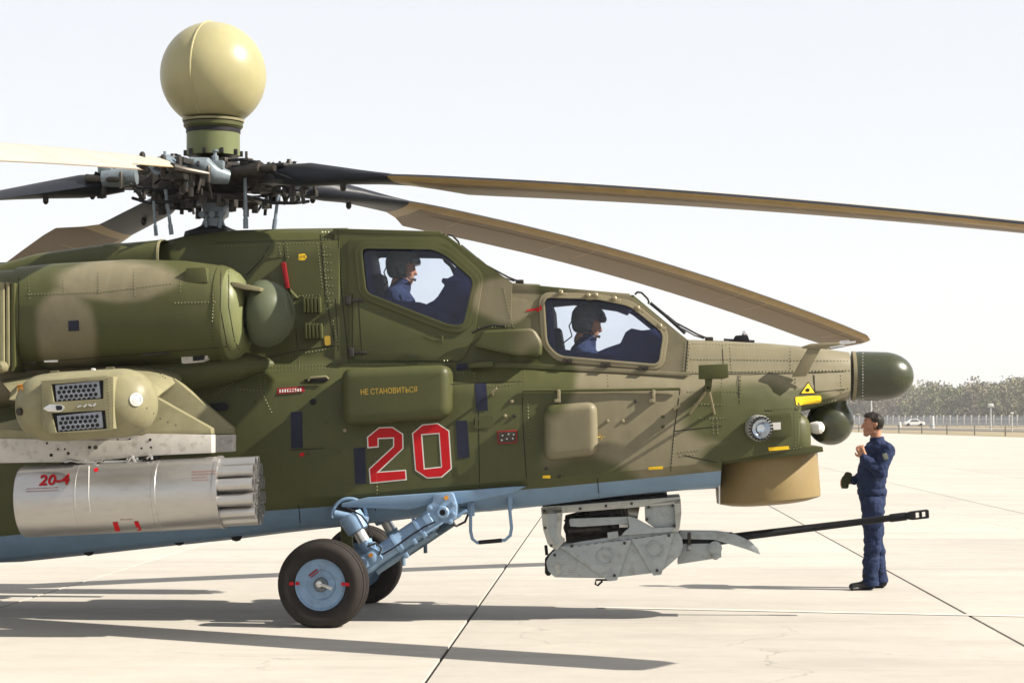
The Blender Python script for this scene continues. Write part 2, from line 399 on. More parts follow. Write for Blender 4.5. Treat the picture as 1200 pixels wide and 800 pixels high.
# ------------------------------------------------------------------ fuselage
def section(px, h):
    """h: half profile [(w,row)...] from top centre to belly centre -> ring in the aircraft frame"""
    u = L(px, 450, .6).x
    P = [Vector((w, ZR(u, w, row))) for w, row in h]
    q = [P[0]]
    for i in range(1, len(P)-1):
        a, b, c = P[i-1], P[i], P[i+1]
        ra, rb = min(.05, (a-b).length*.3), min(.05, (c-b).length*.3)
        q += [b+(a-b).normalized()*ra if (a-b).length > 1e-5 else b.copy(), b+(c-b).normalized()*rb if (c-b).length > 1e-5 else b.copy()]
    q.append(P[-1])
    ring = [Vector((u, -p.x, p.y)) for p in q]+[Vector((u, p.x, p.y)) for p in reversed(q[1:-1])]
    return ring
T = [
 (-1500, [(0, 362), (.06, 362), (.12, 372), (.17, 400), (.18, 425), (.16, 455), (.08, 470), (0, 470)]),
 (-900, [(0, 358), (.12, 358), (.2, 370), (.28, 400), (.32, 440), (.30, 500), (.18, 530), (0, 530)]),
 (-420, [(0, 342), (.25, 343), (.38, 360), (.46, 430), (.55, 480), (.54, 585), (.38, 628), (0, 632)]),
 (-200, [(0, 318), (0.32, 319), (0.44, 340), (0.5, 425), (0.665, 465), (0.705, 622), (0.48, 662), (0, 664)]),
 (0, [(0, 306), (0.34, 307), (0.46, 330), (0.52, 432), (0.705, 462), (0.745, 624), (0.52, 656), (0, 658)]),
 (100, [(0, 300), (0.34, 301), (0.48, 325), (0.53, 430), (0.715, 458), (0.755, 613.5), (0.52, 646), (0, 648)]),
 (194, [(0, 279), (0.34, 280), (0.49, 312), (0.54, 426), (0.725, 452), (0.755, 604.5), (0.52, 636), (0, 638)]),
 (206, [(0, 276), (0.34, 277), (0.49, 305), (0.54, 425), (0.725, 452), (0.755, 603.5), (0.52, 635), (0, 637)]),
 (255, [(0, 270), (0.34, 271), (0.49, 295), (0.54, 424), (0.725, 451), (0.755, 599), (0.52, 630), (0, 632)]),
 (320, [(0, 268), (0.36, 268.5), (0.495, 290), (0.54, 423), (0.73, 450), (0.755, 593.5), (0.52, 622), (0, 624)]),
 (395, [(0, 267), (0.38, 268), (0.495, 288), (0.543, 424), (0.735, 451), (0.755, 588.5), (0.52, 614), (0, 616)]),
 (399, [(0, 468), (0.43, 468), (0.465, 422), (0.543, 424), (0.735, 451), (0.755, 588), (0.52, 614), (0, 615.5)]),
 (470, [(0, 468), (0.43, 468), (0.465, 422), (0.543, 424), (0.735, 453), (0.75, 581), (0.52, 606), (0, 607.5)]),
 (562, [(0, 468), (0.43, 468), (0.465, 422), (0.543, 424), (0.725, 456), (0.74, 573.5), (0.51, 598), (0, 599)]),
 (566, [(0, 330), (0.42, 331), (0.478, 345), (0.54, 425), (0.725, 456), (0.74, 573), (0.51, 598), (0, 599)]),
 (628, [(0, 333), (0.42, 334), (0.475, 350), (0.54, 427), (0.72, 456.5), (0.73, 568), (0.5, 592), (0, 593)]),
 (632, [(0, 512), (0.43, 512), (0.465, 427), (0.54, 428), (0.72, 456.5), (0.73, 568), (0.5, 592), (0, 593)]),
 (720, [(0, 512), (0.43, 512), (0.465, 430), (0.535, 431.5), (0.71, 457), (0.715, 560), (0.48, 581), (0, 582)]),
 (782, [(0, 512), (0.43, 512), (0.465, 434), (0.53, 436), (0.69, 457.5), (0.695, 554), (0.46, 575), (0, 576)]),
 (786, [(0, 397), (0.34, 397.5), (0.42, 408), (0.53, 436), (0.685, 457.5), (0.695, 553.5), (0.46, 574.5), (0, 575.5)]),
 (806, [(0, 398), (0.33, 398.5), (0.42, 410), (0.53, 438), (0.67, 458), (0.68, 551.5), (0.44, 573), (0, 574)]),
 (845, [(0, 399), (0.31, 399.5), (0.4, 410), (0.5, 438), (0.645, 459), (0.655, 547.5), (0.42, 570), (0, 572)]),
 (846, [(0, 399), (0.31, 399.5), (0.4, 410), (0.5, 438), (0.645, 459), (0.655, 539.5), (0.58, 542), (0, 543)]),
 (900, [(0, 402), (.28, 402.5), (.36, 412), (.44, 437), (.53, 462), (.56, 531), (.50, 533.5), (0, 534)]),
 (937, [(0, 405), (.25, 405.5), (.32, 413), (.39, 436.5), (.46, 462), (.50, 526), (.44, 528), (0, 529)]),
 (941, [(0, 405.5), (.25, 406), (.32, 413), (.385, 436.5), (.45, 462), (.43, 478), (.25, 482), (0, 483)]),
 (975, [(0, 409), (.19, 409.5), (.27, 416), (.31, 436), (.35, 455), (.34, 471), (.16, 474.5), (0, 475)]),
 (1002, [(0, 412.5), (.12, 413), (.20, 420), (.235, 436), (.235, 448), (.19, 461), (.12, 467), (0, 468)]),
]
bm = bmesh.new()
rings = [section(px, h) for px, h in T]
nr = len(rings[0]); nh = 14
blueR = [i for i, (px, _) in enumerate(T) if px < 846]
def mi(i, j):
    jj = j if j < 13 else 25-j
    return 1 if (jj >= 10 and T[i][0] < 845 and T[i+1][0] < 846) else 0
ringloft(bm, rings, True, mi)
fus = reg(obj('fuselage', bm, [m_camo, m_blue], heli, 24))

# tail fin (beyond the left edge of the photograph)
bm = bmesh.new(); prism(bm, [(-1300, 365), (-1420, 100), (-1590, 90), (-1620, 365), (-1560, 470), (-1400, 470)], .07, -.07, bev=.02)
obj('tail_fin', bm, m_camo, heli)
bm = bmesh.new(); box(bm, L(-1520, 380, 0)+Vector((0, 0, 0)), (.6, 2.4, .08), bev=.02); obj('tailplane', bm, m_camo, heli)
bm = bmesh.new(); tube(bm, [L(-1450, 465, 0), L(-1480, 640, 0)], .05); lathe(bm, Vector((L(-1480, 640, 0).x, -.06, .22)), (0, 1, 0), [(0, .1), (0, .2), (.03, .23), (.09, .23), (.12, .2), (.12, .1)]); obj('tail_wheel', bm, m_tyre, heli)

# upper side panel (engine deck side), its hatch lines follow later
# ------------------------------------------------------------------ cabins
def wfA(row): return .566-(.566-.448)*(428-row)/(428-272)
def wfB(row): return .561-(.561-.462)*(432-row)/(432-342)
win1 = rcorner([(423.6, 291), (507, 292), (523, 300), (554.5, 328), (552, 341), (543, 381), (526, 380.5), (429, 342.5)], 7)
win2 = rcorner([(637.5, 348.5), (700, 350.5), (738, 358.5), (777.5, 390), (772, 427), (655, 417), (641, 403)], 8)
bm = bmesh.new()
prism(bm, [(392, 269), (515, 271.5), (600, 331), (597, 434), (392, 438)], 0, .05, [win1], wf=wfA)
w1 = reg(obj('cabin_wall', bm, m_camo, heli, mirror=True))
bm = bmesh.new()
prism(bm, [(590, 332), (657, 338), (737, 345), (807, 399), (803, 444), (590, 436)], 0, .05, [win2], wf=wfB)
w2 = reg(obj('cabin_wall', bm, m_camo, heli, mirror=True))
bm = bmesh.new(); prism(bm, [(392, 427), (600, 424), (807, 436.5), (806, 441), (600, 431), (392, 434)], .585, .47, bev=.006); reg(obj('cabin_sill', bm, m_camo, heli, mirror=True))
# door of the rear cabin, with the raised frame round its window
bm = bmesh.new(); door = rcorner([(407, 279), (519, 277), (567, 321), (556, 394), (543, 423), (410, 422)], 10)
prism(bm, door, 0, .03, [offpoly(win1, 1.2)], wf=lambda r: wfA(r)+.016, bev=.004)
d1 = reg(obj('cabin_door', bm, m_camo, heli, mirror=True))
bm = bmesh.new(); prism(bm, offpoly(win1, 8.5), 0, .02, [offpoly(win1, .4)], wf=lambda r: wfA(r)+.030, bev=.005)
prism(bm, offpoly(win1, 2.6), 0, .02, [offpoly(win1, -.2)], wf=lambda r: wfA(r)+.035, bev=.003)
for d_ in (d1,):
    f1 = reg(obj('window_frame', bm, m_camo, d1)); copy_mirror(f1, [o for o in heli.children if o.name.startswith('cabin_door') and o is not d1][0])
bm = bmesh.new(); prism(bm, offpoly(win2, 6.5), 0, .03, [offpoly(win2, .2)], wf=lambda r: wfB(r)+.018, bev=.006)
prism(bm, offpoly(win2, 2.4), 0, .02, [offpoly(win2, -.4)], wf=lambda r: wfB(r)+.024, bev=.003)
f2 = reg(obj('window_frame', bm, mat('tan_frame_paint', (.205, .180, .115), .4, 0, .08, 5), heli, mirror=True))
for wn, wf_ in ((win1, wfA), (win2, wfB)):
    bm = bmesh.new(); prism(bm, offpoly(wn, .5), 0, .012, wf=lambda r: wf_(r)-.012)
    obj('window_pane', bm, m_glass, heli, mirror=True)
    bm = bmesh.new(); prism(bm, offpoly(wn, 5), 0, .012, [offpoly(wn, -2.2)], wf=lambda r: wf_(r)-.052)
    obj('window_seal', bm, m_navy, heli, mirror=True)
# roofs
def cross(bm, poly, w): prism(bm, poly, w, -w, bev=.008)
bm = bmesh.new(); cross(bm, [(390, 267.5), (516, 271), (521, 277), (390, 275)], .452)
reg(obj('cabin_roof', bm, m_camo, heli))
bm = bmesh.new(); cross(bm, [(590, 330.5), (660, 337.2), (738, 344), (741, 350), (590, 340)], .468)
reg(obj('cabin_roof', bm, m_camo, heli))
# windscreens: flat glass between a sill and the roof, in a frame
for a, b, wa, wb in (((520, 277), (591, 330), .40, .44), ((741, 349), (800, 398), .40, .44)):
    P = [L(a[0], a[1], wa), L(b[0], b[1], wb)]
    q = [P[0], P[1], Vector((P[1].x, -P[1].y, P[1].z)), Vector((P[0].x, -P[0].y, P[0].z))]
    bm = bmesh.new(); n = Vector((.5, 0, .8)).normalized()*.012
    A = [bm.verts.new(v) for v in q]; B = [bm.verts.new(v-n) for v in q]; bm.faces.new(A); bm.faces.new(B[::-1])
    for i in range(4): bm.faces.new((A[i], A[(i+1) % 4], B[(i+1) % 4], B[i]))
    ws = obj('windscreen', bm, m_glass, heli)
    bm = bmesh.new()
    for i, (s, t) in enumerate(((q[0], q[1]), (q[1], q[2]), (q[2], q[3]), (q[3], q[0]), ((q[0]+q[3])/2, (q[1]+q[2])/2))):
        if i == 4: continue
        tube(bm, [s, t], .028, 6)
    obj('windscreen_frame', bm, m_green, ws)
# wipers and grab loops
def wire(name, pts, w, r, m=None, parent=None, n=8, mirror=False):
    bm = bmesh.new(); tube(bm, [L(p[0], p[1], w if len(p) < 3 else p[2]) for p in pts], r, n); return obj(name, bm, m or m_dark, parent or heli, mirror=mirror)
for dx, dy in ((0, 0), (222, 67)):
    wire('grab_loop', [(522+dx, 278+dy), (525+dx, 275.2+dy), (530+dx, 276+dy), (537+dx, 283+dy), (538.5+dx, 287+dy), (537.5+dx, 289+dy)], .41, .009)
    wire('wiper_blade', [(540+dx, 288+dy), (556+dx, 301+dy), (581+dx, 323.5+dy)], .30, .014, m_black)
    wire('wiper_arm', [(559+dx, 302+dy), (570+dx, 311+dy), (583+dx, 318+dy), (596+dx, 325+dy), (606+dx, 329+dy), (611+dx, 331+dy)], .26, .008)
    wire('wiper_arm', [(561+dx, 304.5+dy), (574+dx, 316+dy), (592+dx, 326+dy), (603+dx, 329.5+dy)], .22, .006)
    bm = bmesh.new(); box(bm, L(609+dx, 330.5+dy, .24), (.07, .06, .04), bev=.01); obj('wiper_pivot', bm, m_brownsteel, heli)
# cabin interiors
def interior(name, poly, w, m=None, w0=None, bev=.01, mirror=False, h=()):
    bm = bmesh.new(); prism(bm, poly, w, -w if w0 is None else w0, h, bev=bev); return obj(name, bm, m or m_navy, heli, mirror=mirror)
bm = bmesh.new(); prism(bm, [(401, 274), (520, 277), (598, 334), (566, 334), (562, 423), (401, 428)], 0, .006, [offpoly(win1, 5.2)], wf=lambda r: wfA(r)-.056); obj('wall_lining', bm, m_navy, heli, mirror=True)
bm = bmesh.new(); prism(bm, [(633, 342), (735, 349), (800, 400), (785, 402), (782, 436), (633, 430)], 0, .006, [offpoly(win2, 5.2)], wf=lambda r: wfB(r)-.056); obj('wall_lining', bm, m_navy, heli, mirror=True)
interior('rear_bulkhead_trim', [(399.5, 276), (424, 277), (431, 300), (440, 352), (440, 420), (399.5, 420)], .38)
interior('ceiling_trim', [(424, 276), (512, 278), (506, 287), (490, 291), (470, 289), (440, 290), (424, 286)], -.22, w0=-.37)
interior('instrument_panel', [(508, 352), (513, 347), (521, 334), (517, 330), (518.5, 325.5), (524, 326), (531, 322.5), (535, 308), (548, 313), (562, 330), (562, 420), (505, 420), (500, 356)], .26)
interior('side_console', [(440, 352), (442, 346), (470, 352), (492, 354), (506, 358), (562, 392), (562, 421), (440, 421)], .40, w0=.20, mirror=True)
interior('gunsight', [(517, 300), (523, 302), (533, 313), (536, 321), (531, 322), (527, 313), (520, 307)], -.06, m_black, w0=-.16)
interior('ejector_seat', [(437, 322), (446, 320), (452, 356), (490, 384), (489, 412), (442, 412)], .22, m_black)
interior('rear_bulkhead_trim', [(633, 344), (640, 345), (647, 362), (650, 400), (652, 470), (633, 470)], .40)
interior('ceiling_trim', [(633, 343), (732, 351), (741, 362), (735, 369), (722, 364), (700, 361), (672, 357), (650, 359), (633, 362)], -.22, w0=-.36)
interior('instrument_panel', [(712, 407), (727, 402), (733, 389), (740, 384.5), (752, 387), (770, 385), (782, 399), (782, 480), (705, 480), (700, 412)], .27)
interior('side_console', [(650, 408), (700, 414), (782, 421), (782, 480), (650, 480)], .40, w0=.22, mirror=True)
interior('ejector_seat', [(648, 385), (656, 384), (666, 440), (706, 462), (706, 486), (652, 486)], .22, m_black)
# padded canopy jettison strips seen along the front cabin's upper window edge
bm = bmesh.new()
for px, py in ((657, 343), (689, 346.5), (698, 346), (720, 350), (747, 361), (773, 382)):
    h_, n_ = hit(px, py)
    if h_: lathe(bm, h_, n_, [(0, .022), (.02, .022), (.03, .012), (.045, .012), (.045, 0)], 10); box(bm, h_+Vector((.02, 0, -.02)), (.07, .02, .03), bev=.005)
obj('canopy_latch', bm, mat('latch_paint', (.25, .22, .14), .4, .3, .2, 20), heli, mirror=True)
for px, py in ((665, 422.5), (709.5, 427), (754, 431.5)):
    h_, n_ = hit(px, py); bm = bmesh.new()
    if h_: box(bm, h_, (.085, .05, .03), bev=.008); lathe(bm, h_+Vector((-.025, -.02, 0)), (0, -1, 0), [(0, .018), (.02, .018), (.02, 0)], 10); lathe(bm, h_+Vector((.025, -.02, 0)), (0, -1, 0), [(0, .018), (.02, .018), (.02, 0)], 10)
    obj('canopy_hinge', bm, m_brownsteel, heli, mirror=True)
# nose dome
c0 = L(1002, 440.5, 0); c1 = L(1040, 440.5, 0); rad = 28/133.6
bm = bmesh.new(); ax = Vector((1, 0, -.005))
prof = [(0, rad*1.0), (.03, rad*1.02), (.24, rad*1.0)]
prof += [(.24+.262*math.sin(R(a)), rad*math.cos(R(a))**.92) for a in range(8, 90, 7)]+[(.502, .004)]
lathe(bm, c0, ax, prof, 48); dome = reg(obj('nose_dome', bm, m_radome, heli, 60))
bm = bmesh.new(); lathe(bm, c0-Vector((.03, 0, 0)), ax, [(0, rad*1.03), (.028, rad*1.035), (.03, rad*1.0)], 48); obj('dome_collar', bm, m_tan, dome)
# sensor ball under the nose
bc = L(973, 494, 0); br = 27/133.
bm = bmesh.new(); lathe(bm, bc-Vector((0, 0, br)), (0, 0, 1), [(br-br*math.cos(R(a)), br*math.sin(R(a))) for a in range(4, 130, 7)]+[(br*1.75, br*.72), (br*1.9, br*.7)], 40)
ball = obj('sensor_ball', bm, m_radome, heli, 50)
bm = bmesh.new(); lathe(bm, bc+Vector((br*.62, -.05, .04)), Vector((1, -.35, .25)), [(0, .085), (.035, .082), (.042, .06), (.042, .001)], 28); obj('lens_window', bm, mat('dark_coated_glass', (.05, .06, .07), .05, .3, .05), ball)
bm = bmesh.new(); lathe(bm, L(957, 501, .26), Vector((1, -.5, 0)), [(-.05, .045), (0, .055), (.04, .05), (.06, .03), (.065, .001)], 20); obj('nav_light', bm, m_purewhite, heli)
bm = bmesh.new(); lathe(bm, L(929, 508, .30), Vector((0, 0, 1)), [(-.12, .15), (-.1, .155), (.08, .15), (.14, .12), (.18, .06), (.19, .001)], 32); obj('chin_fairing', bm, m_camo, heli)
# drum turret under the chin
uc = (L(845, 560, .3).x+L(961, 560, .3).x)/2; rr = (L(966, 560, 0).x-L(841, 560, 0).x)/2-.01
dc = Vector((uc, 0, ZR(uc, .3, 586))); dax = Vector((math.sin(R(-4.5)), 0, math.cos(R(4.5))))
bm = bmesh.new(); lathe(bm, dc, dax, [(-.045, rr*.55), (-.035, rr*.75), (-.012, rr*.96), (0, rr), (.40, rr), (.42, rr*.97), (.42, .01)], 72)
drum = reg(obj('drum_turret', bm, m_tanbrown, heli, 40))
bm = bmesh.new(); lathe(bm, dc+dax*.395, dax, [(0, rr*1.0), (0, rr*1.025), (.03, rr*1.025), (.035, rr*.9)], 72); obj('drum_rim', bm, m_green, drum)
bm = bmesh.new(); box(bm, L(843, 566, .40), (.012, .02, .36), bev=.003); obj('edge_strip', bm, m_purewhite, drum)
# chin plate over the drum
bm = bmesh.new(); prism(bm, [(845, 539), (900, 531), (940, 523), (964, 523), (965, 529), (938, 533), (880, 539), (846, 544)], .50, -.50, bev=.006); reg(obj('chin_plate', bm, m_camo, heli))
# ------------------------------------------------------------------ cheek fairings and steps on the side
def bulge(name, poly, w0, w1, bev, m=None, rc=10, mirror=True, sharp=40):
    bm = bmesh.new(); base = rcorner(poly, rc, 5); rg = [[L(p[0], p[1], w1).xz for p in base]]
    rings_ = []
    for k in range(8):
        t = math.pi/2*k/7; q = offpoly(base, -bev*136*(1-math.cos(t))); w_ = w1-bev+bev*math.sin(t)
        rings_.append([Vector((L(p[0], p[1], w1).x, -w_, L(p[0], p[1], w1).z)) for p in q])
    last = rings_[-1]; cn = sum(last, Vector())/len(last)
    for k_ in (.7, .4, .12): rings_.append([cn+(v-cn)*k_ for v in last])
    ringloft(bm, [[Vector((v.x, -w0, v.z)) for v in rings_[0]]]+rings_)
    return reg(obj(name, bm, m or m_camo, heli, sharp, mirror=mirror))
ch1 = bulge('cheek_fairing', [(398, 431.5), (527, 426.5), (527, 489), (400, 499)], .6, .97, .085, rc=15)
ch2 = bulge('small_cheek_fairing', [(636, 475), (699, 470), (700.5, 533.5), (637, 540)], .6, .86, .07, rc=13)
st = bulge('boarding_step_fairing', [(553, 406), (566, 387), (625, 384.5), (634.5, 400), (634, 417.5), (600, 416)], .5, .72, .025, rc=6)
# handrail under the front cabin
bm = bmesh.new(); tube(bm, [L(612, 457.5, .73), L(700, 457, .72), L(797, 455.5, .695)], .012, 8)
rail = obj('handrail', bm, m_green, heli, mirror=True)
for px in (655, 766):
    bm = bmesh.new(); a = hit(px, 464)[0]; box(bm, a+Vector((0, -.005, 0)), (.028, .04, .11), bev=.008); box(bm, a+Vector((-.012, -.025, -.04)), (.05, .03, .03), bev=.006); obj('rail_bracket', bm, mat('latch_paint', (), 0), heli, mirror=True)
# box on a bracket and legs ahead of the front cabin
bm = bmesh.new(); prism(bm, [(819, 427.5), (853, 426), (854, 442), (848, 443.5), (819, 444)], .94, .80, bev=.008)
snb = obj('sensor_box', bm, m_green, heli, mirror=True)
bm = bmesh.new(); prism(bm, [(826, 443), (835, 443), (833.5, 457), (827, 457)], .90, .84, bev=.01); tube(bm, [L(830, 452, .87), L(828, 455, .58)], .03, 8); prism(bm, [(826, 452), (834, 452), (833, 459), (827, 459)], .9, .55, bev=.005)
obj('bracket', bm, m_green, heli, mirror=True)
for a, b in (((829, 457, .87), (805, 489, .63)), ((831, 457, .87), (838, 489, .61))):
    wire('bracket_leg', [a, b], .8, .011, mat('latch_paint', (), 0), mirror=True)
    bm = bmesh.new(); box(bm, L(b[0], b[1], b[2]), (.06, .03, .03), bev=.006); obj('leg_foot', bm, mat('latch_paint', (), 0), heli, mirror=True)
# air data probe on its pylon
bm = bmesh.new(); prism(bm, [(928, 441.5), (945, 440.5), (963, 406), (948, 406)], .52, .47, bev=.006); pyl = obj('probe_pylon', bm, m_tan, heli, mirror=True)
for s_, par in ((1, pyl), ):
    bm = bmesh.new(); prism(bm, [(939, 406.2), (950, 402.5), (983, 401), (987, 403), (976, 405.5), (960, 409), (942, 408)], .53, .46, bev=.01); pb = obj('probe_body', bm, m_tan, heli, mirror=True)
    bm = bmesh.new(); tube(bm, [L(983, 403, .495), L(1003, 400.6, .495)], [.016, .008], 8); tube(bm, [L(984, 400.5, .495), L(995, 399.2, .495)], .007, 6); obj('probe_tip', bm, m_steel, heli, mirror=True)
# small sight on the nose top
bm = bmesh.new(); prism(bm, [(858, 401), (862, 393), (876, 392), (880, 403)], .1, -.1, bev=.008); tube(bm, [L(848, 400.5, 0), L(884, 402.5, 0)], .03, 8); obj('nose_sight', bm, m_black, heli)
bm = bmesh.new(); lathe(bm, L(873, 390.3, .06), (.3, -1, .2), [(-.03, .02), (0, .024), (.02, .024), (.025, .012), (.025, .001)], 14); obj('sight_lens', bm, m_steel, heli)

# landing lamp on the chin
h_, n_ = hit(888, 501); lc = h_+Vector((0, -.055, 0)); ld = Vector((.28, -.92, -.1)).normalized()
bm = bmesh.new(); lathe(bm, lc-ld*.03, ld, [(0, .108), (.07, .112), (.09, .104), (.095, .085), (.085, .078)], 32, False); lamp = obj('landing_lamp', bm, mat('lamp_ring_paint', (.3, .3, .28), .35, .5, .3, 30), heli)
bm = bmesh.new(); lathe(bm, lc+ld*.045, ld, [(.035, .080), (.0, .05), (-.01, .02), (-.01, .001)], 32, False); obj('lamp_reflector', bm, m_lamp, lamp)
bm = bmesh.new(); lathe(bm, lc+ld*.085, ld, [(0, .079), (.004, .05), (.006, .001)], 32, False); obj('lamp_glass', bm, m_lens, lamp)
bm = bmesh.new(); x_, y_ = basis(ld)
for k in range(22):
    a = 2*math.pi*k/22; c = lc+ld*.062+(x_*math.cos(a)+y_*math.sin(a))*.096; box(bm, c, (.014, .05, .014), Matrix.Rotation(.4, 3, 'Z'))
obj('cooling_fin', bm, m_black, lamp, stuff=True)
bm = bmesh.new(); prism(bm, rcorner([(884, 487), (924, 484), (927, 486), (928, 509), (924, 512), (902, 513)], 2), .60, .50, bev=.006); obj('lamp_housing', bm, m_camo, heli, mirror=True)
bm = bmesh.new(); prism(bm, [(905, 495), (915, 494.5), (915, 503), (906, 503.5)], .605, .58); obj('lamp_label', bm, m_purewhite, heli)

# ------------------------------------------------------------------ engines
def oval(u, w, zc, ra, rb, n=40, e=2.5):
    out = []
    for k in range(n):
        a = 2*math.pi*k/n; c, s = math.cos(a), math.sin(a)
        out.append(Vector((u, -(w+ra*math.copysign(abs(c)**(2/e), c)), zc+rb*math.copysign(abs(s)**(2/e), s))))
    return out
def engine_rings(T_, w, e=2.5):
    rs = []
    for px, top, bot, ra in T_:
        p = L(px, top, w+ra*.3); q = L(px, bot, w+ra*.3); rs.append(oval(p.x, w, (p.z+q.z)/2, ra, (p.z-q.z)/2, e=e))
    return rs
WE = 1.0
bm = bmesh.new(); ringloft(bm, engine_rings([(-230, 345, 420, .30), (-150, 325, 432, .38), (-10, 317, 436, .42), (19, 315, 435, .43), (21, 312, 435, .44), (60, 308, 433, .455), (150, 303, 428, .46), (215, 304.5, 424, .455), (250, 309, 422, .445), (259, 311, 421.5, .44)], WE))
eng = reg(obj('engine_nacelle', bm, m_camo, heli, 30))
bm = bmesh.new(); ringloft(bm, engine_rings([(258, 309.5, 423, .447), (266, 312, 422.5, .445), (268, 313, 421.5, .437)], WE)); col = reg(obj('nacelle_collar', bm, m_green, heli, 30))
bm = bmesh.new(); ringloft(bm, engine_rings([(268, 314, 421, .432), (275, 318, 418, .42), (283, 327, 411, .38), (288, 340, 402, .31), (289.5, 352, 392, .24), (284, 354, 390, .23)], WE)); lip = reg(obj('intake_lip', bm, mat('intake_olive', (.12, .13, .058), .35, 0, .08, 4), heli, 50))
# dust separator bulb ahead of the intake
bc_ = L(312, 367.5, WE); bm = bmesh.new()
lathe(bm, bc_-Vector((.13, 0, 0)), (1, 0, 0), [(-.1, .10), (0, .12), (.01, .24), (.03, .262), (.08, .282), (.14, .283), (.20, .265), (.26, .232), (.31, .185), (.345, .13), (.365, .065), (.372, .003)], 44)
bulb = reg(obj('intake_bulb', bm, m_dull, heli, 60))
bm = bmesh.new(); a_ = L(272, 332, WE+.30); b_ = L(306, 341, WE+.12)
prism(bm, [(271, 330), (280, 331), (306, 337), (304, 341), (284, 338.5), (272, 335)], WE+.34, WE+.10, bev=.004); obj('support_vane', bm, mat('pale_khaki_paint', (), 0), heli)
for o_ in ('engine_nacelle', 'nacelle_collar', 'intake_lip', 'intake_bulb', 'support_vane'): copy_mirror(bpy.data.objects[o_])
# cowling block behind (exhaust mixer frames) and under the nacelle
for k_, (x0, x1, w_, mm_) in enumerate(((-30, -4, 1.42, m_camo), (-2, 4, 1.50, m_pale), (7, 10, 1.47, m_pale), (13, 17, 1.45, m_green))):
    bm = bmesh.new(); prism(bm, rcorner([(x0, 330), (x1, 331), (x1+.5, 428), (x0, 436)], 2), w_, WE, bev=.006); obj('exhaust_frame', bm, mm_, heli, mirror=True)
bm = bmesh.new(); lathe(bm, L(2, 430, 1.5), (0, -1, 0), [(-.02, .05), (.03, .05), (.05, .02), (.05, .001)], 14); obj('exhaust_latch', bm, m_pale, heli, mirror=True)
fr = []
for px, top, bot, w_, ra in ((-260, 425, 476, .74, .34), (-40, 420, 478, .76, .36), (90, 415, 474, .77, .36), (190, 410, 466, .76, .34), (250, 408, 452, .72, .28), (282, 412, 443, .66, .20), (300, 415, 438, .56, .14), (322, 421, 434, .45, .10)):
    p = L(px, top, w_+.2); q = L(px, bot, w_+.2); fr.append(oval(p.x, w_, (p.z+q.z)/2, ra, (p.z-q.z)/2, e=2.3))
bm = bmesh.new(); ringloft(bm, fr); uf = reg(obj('nacelle_underfairing', bm, m_camo, heli, 30, mirror=True))
# gearbox cowl scoop on the deck
bm = bmesh.new(); sr = []
for px, top, bot, ra in ((-120, 322, 350, .24), (0, 310, 345, .25), (45, 297, 340, .26), (110, 288, 335, .26), (191, 280.5, 330, .27)):
    p = L(px, top, .50); q = L(px, bot, .50); sr.append(oval(p.x, .42, (p.z+q.z)/2, ra, (p.z-q.z)/2, e=3))
for r_ in reversed(sr[-2:]): pass
inner = [Vector((p.x+.0, -.42+(p.y+.42)*.93, (sum(v.z for v in sr[-1])/40)+(p.z-(sum(v.z for v in sr[-1])/40))*.93)) for p in sr[-1]]
inner2 = [Vector((p.x-.5, p.y, p.z-.02)) for p in inner]
ringloft(bm, sr+[inner, inner2]); scoop = reg(obj('deck_scoop', bm, m_camo, heli, 35, mirror=True))
bm = bmesh.new(); o_ = [Vector((p.x+.006, -.42+(p.y+.42)*1.02, p.z+.002)) for p in sr[-1]]; i_ = [Vector((p.x+.006, -.42+(p.y+.42)*.96, p.z-.003)) for p in sr[-1]]
vo = [bm.verts.new(v) for v in o_]; vi = [bm.verts.new(v) for v in i_]; vb = [bm.verts.new(v-Vector((.02, 0, 0))) for v in o_]
for k in range(40):
    j = (k+1) % 40; bm.faces.new((vo[k], vo[j], vi[j], vi[k])); bm.faces.new((vo[k], vb[k], vb[j], vo[j]))
obj('scoop_lip', bm, m_pale, heli, mirror=True)

# ------------------------------------------------------------------ stub wing, pylons, tip pod
def airfoil(n=10, t=.13):
    up = []; lo = []
    for k in range(n+1):
        x = (1-math.cos(math.pi*k/n))/2; y = 5*t*(.2969*math.sqrt(x)-.126*x-.3516*x*x+.2843*x**3-.1036*x**4); up.append((x, y)); lo.append((x, -y))
    return up+lo[-2:0:-1]
def wingring(px, row, w, chord, t=.15, inc=0.):
    p = L(px, row, w); return [p+Vector((-x*chord*math.cos(inc)-y*chord*math.sin(inc), 0, y*chord*math.cos(inc)-x*chord*math.sin(inc))) for x, y in airfoil(12, t)]
bm = bmesh.new(); ringloft(bm, [wingring(235, 436, .45, 1.75, .14), wingring(219, 440, .80, 1.65, .15), wingring(206, 448, 1.35, 1.45, .15), wingring(190, 460, 1.95, 1.22, .15), wingring(180, 468, 2.15, 1.15, .15)])
wing = reg(obj('stub_wing', bm, m_pale, heli, 40, mirror=True))
def pylon(w, dx=0, P=None):
    bm = bmesh.new(); prism(bm, P[0], w, w-.13, bev=.006); a = reg(obj('weapon_pylon', bm, m_pale, heli))
    bm = bmesh.new(); prism(bm, P[1], w+.008, w-.138, bev=.005); b = reg(obj('pylon_rail', bm, m_white, a)); a2 = copy_mirror(a); return a
py1 = pylon(2.02, 0, ([(-40, 500), (60, 506), (182, 465), (247, 501.5), (247.5, 508), (-40, 516)], [(-60, 513), (28, 514), (150, 516), (172, 508), (248, 509), (248, 530.5), (170, 534), (100, 541), (-60, 543)]))
py2 = pylon(1.38, 0, ([(-20, 500), (110, 470), (204, 443), (272, 501), (272, 508), (-20, 516)], [(-20, 512), (200, 510), (272.5, 509), (272.5, 529), (170, 533), (-20, 541)]))
